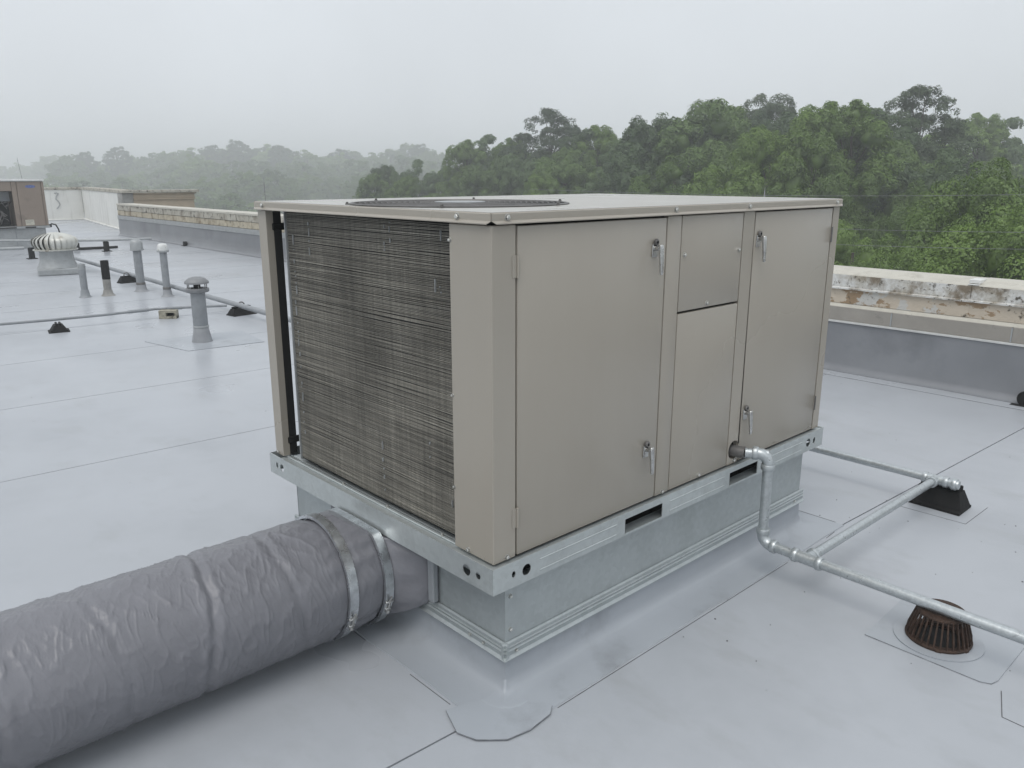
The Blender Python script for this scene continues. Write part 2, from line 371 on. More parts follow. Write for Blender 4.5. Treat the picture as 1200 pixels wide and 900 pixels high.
# drain sheet, mushroom vent patch and the patch at the frame's lower right
sheet_patch([(1.30, -.61), (1.30, -1.00), (1.315, -1.03), (1.35, -1.04), (1.66, -1.04), (1.66, -.60)], .0040, edge=[(0, 1), (1, 2), (2, 3)])
sheet_patch([(1.25, 6.82), (1.40, 6.06), (2.15, 5.98), (2.25, 6.75)], .0040, edge=[(0, 1), (1, 2)])
line([(1.30, -1.065), (1.155, -1.11), (1.15, -1.2), (.9, -1.3)], .0035)
line([(2.62, -.2), (2.63, -.515), (2.93, -.52)], .0028)
# specks of grit and leaf litter
b = MB()
for i in range(150):
    x, y = (random.uniform(-2, 5), random.uniform(-1.6, 9)) if i < 90 else (random.uniform(.6, 3), random.uniform(-1.5, .2))
    if CX0-.05 < x < CX1+.05 and CY0-.05 < y < CY1+.05: continue
    r = random.uniform(.0015, .0048); a0 = random.random()*6
    b.prism([(x+r*random.uniform(.5, 1)*math.cos(a0+k*1.26), y+r*random.uniform(.3, 1)*math.sin(a0+k*1.26)) for k in range(5)], .0006, .0022)
kind(b.build('roof_grit', M['membrane_edge']), 'stuff')

# ------------------------------------------------------------------ parapets and walls
def extrude_y(name, prof, y0, y1, m, parent, ny=1, smooth=None, wob=0.):
    """an x,z profile (closed) swept along y"""
    b = MB(); rings = []
    for i in range(ny+1):
        y = y0+(y1-y0)*i/ny
        rings.append([b.bm.verts.new((x+(wob*vnoise(np.array([[x*3, y*2.2, z*5]]))[0] if wob else 0), y, z)) for x, z in prof])
    n = len(prof)
    for A, B in zip(rings, rings[1:]):
        for j in range(n): b.bm.faces.new((A[j], A[(j+1) % n], B[(j+1) % n], B[j]))
    b.bm.faces.new(rings[0]); b.bm.faces.new(list(reversed(rings[-1])))
    return b.build(name, m, parent, smooth)
# near parapet on the right: x from 5.25
NP = thing('parapet_wall', (5.45, 0, 0), 'low parapet wall with peeling cream stucco and stained white coping, grey membrane up its inside, right of the unit', 'parapet', 'parapets along the roof edge')
X = 5.25; Y0, Y1 = -13., 8.
extrude_y('wall_core', [(X+.03, GZ+.01), (X+.42, GZ+.01), (X+.42, .80), (X+.03, .80)], Y0, Y1, M['brickwall'], NP)
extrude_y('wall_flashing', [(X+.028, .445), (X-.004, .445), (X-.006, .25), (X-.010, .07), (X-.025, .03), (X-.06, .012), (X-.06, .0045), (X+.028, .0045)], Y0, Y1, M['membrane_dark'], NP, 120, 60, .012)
extrude_y('base_strip', [(X-.05, .0085), (X-.17, .0065), (X-.19, .0035), (X-.19, .0006), (X-.05, .0006)], Y0, Y1, M['membrane'], NP, 1)
ex = X-.192
line([(ex, -3.0), (ex, 1.8)], .004)
extrude_y('strip_edge', [(X-.018, .430), (X-.006, .430), (X-.006, .449), (X-.022, .445)], Y0, Y1, M['whiteedge'], NP)
ys = [.98+.88*k for k in range(-14, 9)]
for a, c2 in zip(ys, ys[1:]):
    MB().box((X-.016, a+.003, .4495), (X+.027, c2-.003, .565), .003).build('counter_flashing', M['greymetal'], NP)
    MB().box((X-.019, c2-.004, .452), (X-.0165, c2+.006, .560), .001).build('joint_cover', M['lightgrey'], NP)
extrude_y('flashing_ledge', [(X-.010, .5655), (X+.028, .5655), (X+.028, .592), (X+.010, .590)], Y0, Y1, M['coping_top'], NP)
for k in range(-3, 2):
    y = .42+4.3*k
    MB().box((X+.014, y+.0002, .593), (X+.10, y+4.2998, .715), .002).build('stucco_panel', M['stucco'], NP)
extrude_y('drip_ledge', [(X-.012, .7155), (X+.10, .7155), (X+.10, .738), (X+.006, .738), (X-.012, .728)], Y0, Y1, M['stained'], NP)
for k in range(-7, 5):
    y = .42+1.95*k; z = .002*(k % 2)
    b = MB()
    p = [(X+.002, .7385), (X+.40, .7385), (X+.40, .868+z), (X+.17, .878+z), (X+.012, .846+z), (X+.002, .838+z)]
    A = [b.bm.verts.new((x, y+.002, zz)) for x, zz in p]; B = [b.bm.verts.new((x, y+1.948, zz)) for x, zz in p]; n = len(p)
    b.bm.faces.new(A); b.bm.faces.new(list(reversed(B)))
    for j in range(n): b.bm.faces.new((A[j], A[(j+1) % n], B[(j+1) % n], B[j]))
    o = b.build('coping_stone', M['stained'], NP); o.data.materials.append(M['coping_top'])
    for f in o.data.polygons:
        if f.normal.z > .5: f.material_index = 1
    MB().box((X-.004, y-.05, .846), (X+.03, y+.03, .852), .002).box((X+.02, y-.05, .856), (X+.16, y+.03, .886), .004, mtx=Matrix.Translation((0, 0, 0))).build('coping_joint', M['whiteedge'], NP)
MB().box((X+.01, Y1+.004, GZ+.01), (6.62, Y1+.40, .86), .01).build('wall_return', M['brickwall'], NP)
# overflow pipe ends at the foot of the parapets
def overflow(loc, label):
    t = thing('overflow_pipe', loc, label, 'drain pipe', 'black pipe ends at the foot of the parapets')
    p = Vector(loc)
    b = MB(); b.sweep([p+Vector((0, 0, .055))+Vector((-.07*k, 0, 0)) for k in (0, 1)], .055, 20)
    b.build('pipe_stub', M['black'], t, 40)
    MB().lathe([(.050, 0), (.058, 0), (.060, .01), (.052, .012)], p+Vector((-.062, 0, .055)), 20, Matrix.Rotation(R(-90), 4, 'Y')).build('rim', M['black'], t, 40)
    MB().prism([(p.x-.11, p.y-.09), (p.x, p.y-.09), (p.x, p.y+.09), (p.x-.11, p.y+.09)], .004, .010).build('collar', M['black'], t)
overflow((5.24, -.075, .0045), 'black pipe end at the foot of the right parapet, at the picture edge')
overflow((6.12, 18.2, 0), 'small black pipe end at the foot of the far parapet')

# far parapet: x from 6.15, split blocks under a stained coping course
FP = thing('parapet_wall', (6.35, 16, 0), 'far parapet with a course of cream split blocks under mottled coping, behind the vent pipes', 'parapet', 'parapets along the roof edge')
X = 6.15; Y0, Y1 = 8.41, 23.2
extrude_y('wall_core', [(X+.04, GZ+.01), (X+.42, GZ+.01), (X+.42, .84), (X+.04, .84)], Y0, Y1-.01, M['mortar'], FP)
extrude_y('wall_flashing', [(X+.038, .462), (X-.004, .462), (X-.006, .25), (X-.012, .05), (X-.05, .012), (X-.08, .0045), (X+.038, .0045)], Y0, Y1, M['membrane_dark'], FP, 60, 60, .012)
ys = np.arange(Y0, Y1+.1, 1.85)
for a, c2 in zip(ys, ys[1:]):
    MB().box((X-.020, a+.004, .455), (X+.039, c2-.004, .560), .004).build('counter_flashing', M['lightgrey'], FP)
for row, (z0, z1, xo, ln) in enumerate(((.566, .700, 0, .40), (.706, .848, -.012, .61))):
    y = Y0+.01+(.0 if row == 0 else .2)
    while y < Y1-.06:
        l = ln*random.choice((1, 1, .5, 1)) if row == 0 else ln
        l = min(l, Y1-y)
        q = random.uniform(-.008, .008)
        MB().box((X+xo+q, y+.006, z0), (X+.10, y+l-.006, z1), .010, 2).build('split_block' if row == 0 else 'coping_block', M['block'] if row == 0 else M['coping'], FP)
        y += l
for k in range(8):
    y = Y0+1.85*k
    MB().prism([(X-.02, y+.003), (X+.45, y+.003), (X+.45, min(y+1.847, Y1)), (X-.02, min(y+1.847, Y1))], .8485, .885+.003*(k % 2)).build('coping_slab', M['coping_top'], FP)

# white coated wall at the far corner, two runs
def run_wall(name, a, c2, th, h, label, matw, grp=None, joints=5):
    a, c2 = Vector((*a, 0)), Vector((*c2, 0)); t = (c2-a).normalized(); n = Vector((-t.y, t.x, 0)); L_ = (c2-a).length
    o = thing(name, a, label, 'parapet', grp)
    fr = Matrix.Translation(a) @ Matrix(((t.x, n.x, 0, 0), (t.y, n.y, 0, 0), (0, 0, 1, 0), (0, 0, 0, 1)))
    for k in range(joints):
        MB().box((L_*k/joints+.004, 0, .05), (L_*(k+1)/joints-.004, th, h-.10), .004, mtx=fr).build('wall_panel', matw, o)
        MB().box((L_*k/joints+.004, -.03, h-.098), (L_*(k+1)/joints-.004, th+.03, h), .008, mtx=fr).build('coping_stone', M['coping'], o)
    MB().box((0.002, .02, GZ+.01), (L_-.002, th-.02, h-.11), mtx=fr).build('wall_core', M['brickwall'], o)
    MB().box((0, -.06, -.004), (L_, .01, .052), .015, mtx=fr).build('cant_strip', matw, o)
    return o
run_wall('coated_wall', (7.93, 33.0), (6.90, 25.45), .33, 1.24, 'streaky white wall running from the far corner toward the far parapet', M['white'], 'white walls round the far corner', 4)
run_wall('coated_wall', (-8, 33.75), (7.93, 33.06), .33, 1.24, 'white wall with a grey squiggle stain behind the brown rooftop unit', M['white'], 'white walls round the far corner', 8)
# the odd squiggle of old sealant on the white wall
o = thing('sealant_stain', (7.0, 33.1, .7), 'grey squiggle of old sealant on the white wall', 'stain')
MB().sweep([(6.98, 33.088, 1.02), (7.06, 33.082, 1.04), (7.12, 33.08, 1.0), (7.04, 33.085, .9), (7.01, 33.085, .8), (7.10, 33.08, .7), (7.12, 33.08, .6), (7.06, 33.082, .5), (7.0, 33.085, .45)], .02, 6).build('sealant_bead', M['lightgrey'], o)
# tan stucco return beside it
o = thing('stucco_return_wall', (7.2, 25.2, 0), 'tan stucco wall end with ledges under stained coping, right of the white wall', 'parapet')
MB().box((6.88, 25.02, .5), (7.22, 25.42, 1.14), .01).build('end_pier', M['concrete'], o)
MB().box((7.224, 25.05, GZ+.01), (9.12, 25.42, .93), .006).build('lower_wall', M['tan_stucco'], o)
MB().box((7.224, 24.99, .932), (9.16, 25.42, .968), .006).build('ledge', M['tan_stucco'], o)
MB().box((7.224, 25.03, .970), (9.14, 25.42, 1.10), .006).build('upper_wall', M['tan_stucco'], o)
MB().box((7.224, 24.97, 1.102), (9.18, 25.42, 1.14), .006).build('drip_ledge', M['tan_stucco'], o)
for k in range(4): MB().box((6.86+.60*k+.003, 24.92, 1.142), (6.86+.60*(k+1)-.003, 25.45, 1.225), .008).build('coping_stone', M['coping'], o)

# lightning rods
def rod(x, y, z, h, label, lean=0.):
    t = thing('lightning_rod', (x, y, z), label, 'lightning rod', 'lightning rods on the walls')
    MB().tube((x, y, z-.02), (x, y, z+.025), .03, 14).build('base', M['lightgrey'], t, 40)
    MB().tube((x, y, z+.02), (x+lean, y+.02, z+h-.12), .0065, 8).build('rod', M['greyprint'], t, 40)
    MB().tube((x+lean, y+.02, z+h-.12), (x+lean, y+.02, z+h), .008, 8, .001).build('tip', M['lightgrey'], t, 40)
rod(6.33, 14.25, .885, .74, 'thin dark lightning rod on far parapet, behind the left end of the big unit top')
rod(5.43, 2.31, .875, .68, 'lightning rod with pale tip just showing over the rear edge of the big unit top')
rod(6.06, 33.35, 1.24, 1.12, 'slender leaning rod rising above the top of the brown unit', -.08)

# ------------------------------------------------------------------ roof curb under the unit
CB = thing('roof_curb', ((CX0+CX1)/2, (CY0+CY1)/2, 0), 'galvanized sheet metal curb that carries the big tan rooftop unit', 'curb')
T = .004; ZT = .4045
def screw(p, n, parent, r=.0075, name='screw', m=None):
    """hex head screw with washer, n = outward axis"""
    p = Vector(p); q = Vector(n).to_track_quat('Z', 'Y').to_matrix().to_4x4()
    b = MB(); b.lathe([(0, -.002), (r*1.35, -.002), (r*1.35, .0015), (r*1.2, .002)], p, 12, q); b.lathe([(r, .001), (r, .006), (r*.8, .0075), (0, .0078)], p, 6, q)
    return b.build(name, m or M['zinc'], parent)
MB().box((CX0, CY0, .004), (CX1, CY0+T, ZT)).build('curb_wall', M['galv'], CB)
MB().box((CX0+.001, CY0+T+.0005, .004), (CX0+T+.001, CY1-T, ZT)).build('curb_wall', M['galv'], CB)
MB().box((CX0, CY1-T, .004), (CX1, CY1, ZT)).build('curb_wall', M['galv'], CB)
MB().box((CX1-T, CY0+T+.0005, .004), (CX1-.001, CY1-T-.0005, ZT)).build('curb_wall', M['galv'], CB)
MB().box((CX0+.01, CY0+.01, .30), (CX1-.01, CY1-.01, .32)).build('curb_deck', M['void'], CB)
# counter flashing strip with two beads and a flared lower edge
def strip(side):
    prof = [(0, .186), (.004, .187), (.010, .183), (.010, .172), (.014, .170), (.010, .168), (.010, .160), (.015, .157), (.010, .154), (.010, .138), (.020, .131), (.0185, .127), (.004, .136), (0, .136)]
    b = MB(); A = []; B = []
    if side == 0:
        f = lambda d, t: (CX0-.019 + (CX1-CX0+.040)*t, CY0-.0005-d)
    else:
        f = lambda d, t: (CX0-.0005-d, CY0-.0185 + (CY1-CY0+.037)*t)
    A = [b.bm.verts.new((*f(d, 0), z)) for d, z in prof]; B = [b.bm.verts.new((*f(d, 1), z)) for d, z in prof]; n = len(prof)
    b.bm.faces.new(A); b.bm.faces.new(list(reversed(B)))
    for j in range(n): b.bm.faces.new((A[j], A[(j+1) % n], B[(j+1) % n], B[j]))
    b.build('counter_flashing', M['galv'], CB)
strip(0); strip(1)
for z in (.225, .345): screw((CX0+.022, CY0-.0005, z), (0, -1, 0), CB, .006)
for x in (.16, 1.98): screw((x-.03, CY0-.0105, .147), (0, -1, 0), CB, .005)
for y in (.14, .21): screw((CX0-.0105, y, .147), (-1, 0, 0), CB, .005)

# ------------------------------------------------------------------ the big rooftop unit
U = thing('rooftop_unit', (1.05, .73, .405), 'large tan packaged rooftop unit with grimy coil end, latched doors and flat top', 'rooftop unit')
W, D, Z1, Z2 = 2.1031, 1.4591, .405, .492
# base rails: channel section with lift holes and fork slots
def rail_right():
    b = MB()
    slot = lambda a, c2: [(a, .413), (c2, .413), (c2, .468), (a, .468)]
    holes = [circ(.086, .449, .008, 14, .011), circ(.142, .446, .019), slot(.628, .846), slot(1.300, 1.516), circ(1.962, .447, .020), circ(2.019, .446, .011, 14, .015)]
    b.plate(0, W, Z1, Z2, holes, .003, Matrix.Identity(4))
    b.box((.0035, .0035, Z2-.009), (W-.0035, .075, Z2-.006)).box((.003, .0035, Z1), (W-.003, .055, Z1+.003))
    for z in (.424, .462):
        for x0, x1 in ((.20, .58), (.89, 1.26), (1.56, 1.90)): b.box((x0, -.0018, z-.0025), (x1, .001, z+.0025), .0012)
    return b
rail_right().build('base_rail', M['rail'], U)
b = MB(); holes = [circ(.071, .447, .012), circ(.127, .446, .019), circ(1.352, .449, .017), circ(1.396, .45, .009, 14, .014)]
mt = Matrix(((0, 1, 0, 0), (1, 0, 0, 0), (0, 0, 1, 0), (0, 0, 0, 1)))
b.plate(.0035, D-.0035, Z1, Z2, holes, .003, mt)
b.box((.0035, .076, Z2-.0100), (.050, D-.078, Z2-.0070)).box((.034, .076, Z2-.0068), (.046, D-.078, Z2-.0010), .002).box((.0035, .056, Z1), (.055, D-.058, Z1+.003)).box((.055, .076, Z2-.014), (.058, D-.078, Z2-.0032)).box((.058, .076, Z2-.014), (.080, D-.078, Z2-.011))
b.build('base_rail', M['rail'], U)
MB().box((0, D-.003, Z1), (W, D, Z2)).box((W-.003, .0035, Z1), (W, D-.0035, Z2)).build('base_rail', M['rail'], U)
MB().box((.082, .076, Z2-.020), (W-.06, D-.076, Z2-.012)).build('base_pan', M['galv'], U)
# inner body, coloured near black to paint shade into the panel gaps
F = .020; ZB, ZC = .4945, 1.522
MB().box((.118, F+.022, ZB), (W-.035, D-.06, ZC-.02)).build('inner_body', M['gap_shade'], U)
bev = .0035
def panel(name, x0, x1, z0, z1, y=F, th=.021, m='tan'): return MB().box((x0, y, z0), (x1, y+th, z1), bev, 2).build(name, M[m], U, 40)
# near corner post: L shape
b = MB(); b.prism([(F, F), (.112, F), (.112, F+.02), (F+.02, F+.02), (F+.02, .208), (F, .208)], ZB, ZC-.004)
cpst = b.build('corner_post', M['tan'], U)
md = cpst.modifiers.new('edge', 'BEVEL'); md.width = .003; md.segments = 2; md.limit_method = 'ANGLE'
d1 = panel('access_door', .1185, .8165, ZB+.002, ZC-.008)
m1 = panel('mullion', .8225, .9030, ZB, ZC-.004)
pu = panel('upper_panel', .9075, 1.2985, 1.1780, ZC-.005)
b = MB(); hole = circ(1.352, .542, .040)
b.plate(.9075, 1.2985, ZB+.001, 1.1700, [], .021, Matrix.Translation((0, F, 0)))
pl_ = MB().box((.9075, F, ZB+.001), (1.2985, F+.021, 1.170), bev, 2).build('lower_panel', M['tan'], U, 40); b.bm.free()
b = MB(); b.plate(1.3025, 1.3785, ZB, ZC-.004, [circ(1.348, .553, .040)], .021, Matrix.Translation((0, F, 0)))
m2 = b.build('mullion', M['tan'], U)
MB().box((1.30, F+.0225, ZB), (1.385, F+.024, .60)).build('hole_backing', M['void'], U)
d2 = panel('access_door', 1.3865, 2.0205, ZB+.002, ZC-.007)
b = MB(); b.prism([(2.0275, F), (2.083, F), (2.083, .12), (2.063, .12), (2.063, F+.02), (2.0275, F+.02)], ZB, ZC-.004)
b.build('corner_post', M['tan'], U)
panel('foot_gap_strip', .113, 2.08, ZB-.0020, ZB+.0005, F+.004, .03, 'void')  # near-black strip in the gap below the panels
# rear and far sides
MB().box((.42, D-.040, ZB), (W-.03, D-.020, ZC-.004)).build('rear_panel', M['tan'], U)
MB().box((W-.040, .125, ZB), (W-.020, D-.045, ZC-.004)).build('end_panel', M['tan'], U)
# far left corner post: channel with dark inner edge
b = MB(); b.prism([(F, D-.092), (F+.030, D-.092), (F+.030, D-.089), (F+.003, D-.089), (F+.003, D-.029), (F+.055, D-.029), (F+.055, D-.026), (F, D-.026)], ZB, ZC-.004)
b.build('corner_post', M['tan'], U)
MB().box((F+.0305, D-.0925, ZB), (F+.064, D-.0885, ZC-.006)).build('post_shadow_strip', M['void'], U)  # black strip painted in for the shadowed inner edge of the post
for z in (1.455, .56): MB().box((F+.024, D-.100, z-.014), (F+.080, D-.0865, z+.014), .003).build('coil_clip', M['black'], U)
# coil: slab plus fin edges
CY_A, CY_B, CXF = .206, D-.180, .058
MB().box((CXF+.006, CY_A, ZB+.004), (CXF+.075, CY_B, ZC-.008)).build('coil_core', M['void'], U)
MB().box((CXF-.004, CY_B+.001, ZB+.002), (CXF+.078, CY_B+.006, ZC-.006)).build('coil_end_plate', M['lightgrey'], U)
def fins():
    vs = []; fs = []; ns = 30; n = 220; p0 = ZB+.010; p1 = ZC-.012
    sag = rng.normal(0, 1, (n, 4))
    for i in range(n):
        z = p0+(p1-p0)*i/(n-1); k = len(vs)
        th = (p1-p0)/(n-1)*(.74+.16*rng.random()); pr = .003+.002*rng.random()
        for j in range(ns+1):
            t = j/ns; y = CY_A+.002+(CY_B-CY_A-.004)*t
            wv = .0010*(sag[i, 0]*math.sin(3*t+sag[i, 1])+.6*math.sin(9*t+sag[i, 2])) + .0012*math.sin(5*t+z*7)
            for (dx, dz) in ((0, -th/2), (-pr, -th*.25), (-pr, th*.25), (0, th/2)): vs.append((CXF+.006+dx+.001*math.sin(11*t+sag[i, 3]*3), y, z+dz+wv))
        for j in range(ns):
            a = k+j*4; c2 = a+4
            for q in range(3): fs.append((a+q, a+q+1, c2+q+1, c2+q))
    me = bpy.data.meshes.new('coil_fins'); me.from_pydata([tuple(Vector(v)-wloc(U)) for v in vs], [], fs); me.update()
    o = link('coil_fins', me, M['fin'], U); o['kind'] = 'stuff'
fins()
b = MB()
for y, z0, z1 in ((.29, 1.46, 1.50), (.30, 1.30, 1.34), (.33, 1.30, 1.325), (.285, 1.10, 1.13), (.60, 1.41, 1.515), (.565, 1.44, 1.51), (1.10, 1.36, 1.51), (1.075, 1.42, 1.46),
                  (1.21, 1.20, 1.45), (1.23, .90, 1.18), (.66, .62, .80), (.38, .74, .80), (.245, .56, .61), (.265, .60, .63), (.32, .87, .93), (1.24, .62, .84)):
    for q in range(random.randint(1, 3)):
        L_ = (z1-z0)*random.uniform(.4, 1); zz = random.uniform(z0, z1-L_*.9)
        b.box((CXF-.0030, y+random.uniform(-.008, .008), zz), (CXF+.002, y+random.uniform(-.008, .008)+.0022+.008, zz+L_))
b.bm.free()
b = MB()
for y, z0, z1 in ((.29, 1.46, 1.50), (.30, 1.30, 1.34), (.33, 1.30, 1.325), (.60, 1.41, 1.515), (.565, 1.44, 1.51), (1.10, 1.36, 1.51),
                  (1.225, 1.20, 1.45), (1.235, .90, 1.18), (.66, .54, .74), (.38, .74, .80), (.245, .56, .61), (.265, .60, .63), (1.235, .62, .84)):
    z = z0
    while z < z1:
        l = random.choice((.004, .006, .012, .03))*random.uniform(.6, 1.4); q = random.uniform(-.004, .004)
        b.box((CXF-.0030, y+q, z), (CXF+.002, y+q+random.uniform(.0012, .003), z+l)); z += l+random.uniform(.004, .05)
kind(b.build('bent_fins', M['lightgrey'], U), 'stuff')
for z in (1.47, 1.05, .78): screw((CXF-.002, CY_A+.012, z), (-1, 0, 0), U, .005)
for y in (.30, .62, .92): screw((.04, y, Z2), (0, 0, 1), U, .005)
# top cap: pan with skirts and flared drip lip
TC0, TC1, TD0, TD1, ZT0, ZT1 = .0125, 2.0906, .0125, D-.0125, 1.5225, 1.5536
b = MB(); N_ = 40; g = {}
for i in range(N_+1):
    for j in range(N_+1):
        u, v = i/N_, j/N_; x = TC0+.004+(TC1-TC0-.008)*u; y = TD0+.004+(TD1-TD0-.008)*v
        z = ZT1 + .0008*math.sin(math.pi*u)*math.sin(math.pi*v)
        g[i, j] = b.bm.verts.new((x, y, z))
for i in range(N_):
    for j in range(N_): b.bm.faces.new((g[i, j], g[i+1, j], g[i+1, j+1], g[i, j+1]))
top = b.build('top_panel', M['tan_top'], U, 30)
def skirt(a, c2, out):
    a, c2, out = Vector(a), Vector(c2), Vector(out); t = (c2-a).normalized(); L_ = (c2-a).length
    prof = [(.006, ZT1-.0002), (.003, ZT1-.0006), (0, ZT1-.004), (0, ZT0+.0085), (-.0085, ZT0+.0015), (-.008, ZT0-.0015), (.003, ZT0+.004), (.003, ZT1-.005), (.006, ZT1-.004)]
    b = MB(); rings = []
    for s_, lip in ((.0012, 0), (.0013, 0), (.013, 1), (L_-.013, 1), (L_-.0013, 0), (L_-.0012, 0)):
        ring = []
        for (d, z) in prof:
            if not lip and z < ZT0+.0075: d, z = (0 if d < 0 else d), ZT0+.0075
            ring.append(b.bm.verts.new(a+t*s_-out*d+Vector((0, 0, z))))
        rings.append(ring)
    n = len(prof)
    for A, B in zip(rings, rings[1:]):
        for j in range(n): b.bm.faces.new((A[j], A[(j+1) % n], B[(j+1) % n], B[j]))
    bmesh.ops.remove_doubles(b.bm, verts=b.bm.verts[:], dist=.00003)
    b.build('top_skirt', M['tan'], U)
skirt((TC0, TD0, 0), (TC1, TD0, 0), (0, -1, 0)); skirt((TC0, TD1, 0), (TC0, TD0, 0), (-1, 0, 0))
skirt((TC1, TD0, 0), (TC1, TD1, 0), (1, 0, 0)); skirt((TC1, TD1, 0), (TC0, TD1, 0), (0, 1, 0))
for x in (.072, .854, 1.321, 2.035): screw((x, TD0, 1.539), (0, -1, 0), U, .0075)
for y in (.158, 1.373): screw((TC0, y, 1.539), (-1, 0, 0), U, .0075)
for x, z in ((.915+.012, 1.381), (1.279, 1.377), (1.083, 1.193), (1.100, .508), (.863, .503), (.075, .505), (1.352, .507)):
    screw((x, F, z), (0, -1, 0), U, .0065)
screw((F, .14, .505), (-1, 0, 0), U, .0065); screw((F, .203, 1.47), (-1, 0, 0), U, .005); screw((F, .203, 1.0), (-1, 0, 0), U, .004); screw((F, .203, .70), (-1, 0, 0), U, .004)
screw((F, D-.05, .505), (-1, 0, 0), U, .005)
# latches
def latch(x, z, door):
    y = F
    h = MB().box((x-.014, y-.005, z-.020), (x+.014, y-.0005, z+.024), .005, 3).tube((x, y-.004, z+.010), (x, y-.022, z+.010), .009, 16).build('latch', M['chrome'], door, 40)
    MB().lathe([(0, 0), (.011, 0), (.012, .003), (.010, .008), (.005, .009)], (x, y-.005, z+.030), 14, Matrix.Rotation(R(90), 4, 'X')).build('lock', M['iron_grey'], h, 40)
    b = MB(); rings = []
    for t, wd, th, yo in ((-.012, .010, .009, .024), (-.009, .0135, .011, .025), (.004, .0145, .0115, .026), (.02, .0135, .010, .028), (.055, .0115, .0085, .031), (.078, .0105, .0075, .032), (.086, .009, .006, .032), (.0885, .006, .004, .032)):
        rings.append([b.bm.verts.new((x+.003+wd*.62*cx_, y-yo+th*.62*cy_, z+.010-t)) for cx_, cy_ in ((-1, -.5), (-.75, -1), (.75, -1), (1, -.5), (1, .5), (.75, 1), (-.75, 1), (-1, .5))])
    for A, B in zip(rings, rings[1:]):
        for j in range(8): b.bm.faces.new((A[j], A[(j+1) % 8], B[(j+1) % 8], B[j]))
    b.bm.faces.new(rings[0]); b.bm.faces.new(list(reversed(rings[-1])))
    b.build('lever', M['chrome'], h, 35)
for z in (1.405, .688): latch(.752, z, d1)
for z in (1.402, .692): latch(1.412, z, d2)
# hinges
def hinge(x, z, door, s_=1):
    h = MB().box((x-.017*s_ if s_ > 0 else x-.011, F-.0022, z-.032), (x+.011 if s_ > 0 else x+.017, F-.0004, z+.032), .001).build('hinge', M['tan'], door)
    MB().tube((x+.003*s_, F-.0045, z-.033), (x+.003*s_, F-.0045, z+.033), .0042, 10).build('hinge_pin', M['tan'] if s_ > 0 else M['iron_grey'], h, 40)
for z in (1.40, .625): hinge(.1135, z, d1); hinge(2.024, z, d2, -1)
# fan guard on top
FC = Vector((.42, .645, ZT1+.0022)); FR = .395
fo = MB().lathe([(FR-.012, -.0006), (FR, -.0006), (FR, .0020), (FR-.005, .0032), (FR-.012, .0028)], FC, 64).build('fan_guard', M['iron_grey'], U, 40)
MB().lathe([(0, .0002), (FR-.0125, .0002)], FC, 48).build('fan_opening_shade', M['void'], fo)  # near-black disc in place of the shade down the opening
b = MB()
for k in range(16):
    r = .085+(FR-.10)*k/15
    b.sweep([FC+Vector((r*math.cos(a), r*math.sin(a), .0020+.001*(1-(r/FR)**2))) for a in np.linspace(0, 2*math.pi, 64, endpoint=False)], .0013, 5, True)
for k in range(12):
    a = k*math.pi/6; b.sweep([FC+Vector((r*math.cos(a), r*math.sin(a), .0020+.001*(1-(r/FR)**2))) for r in (.05, .15, .25, FR-.01)], .0015, 5)
b.build('guard_wires', M['iron_grey'], fo)
MB().lathe([(0, .0062), (.085, .0060), (.092, .0052), (.092, .003)], FC, 36).build('hub_plate', M['lightgrey'], fo, 40)
for k in range(6):
    a = .75+k*math.pi/3; screw(FC+Vector(((FR+.018)*math.cos(a), (FR+.018)*math.sin(a), .002)), (0, 0, 1), U, .005, m=M['iron_grey'])

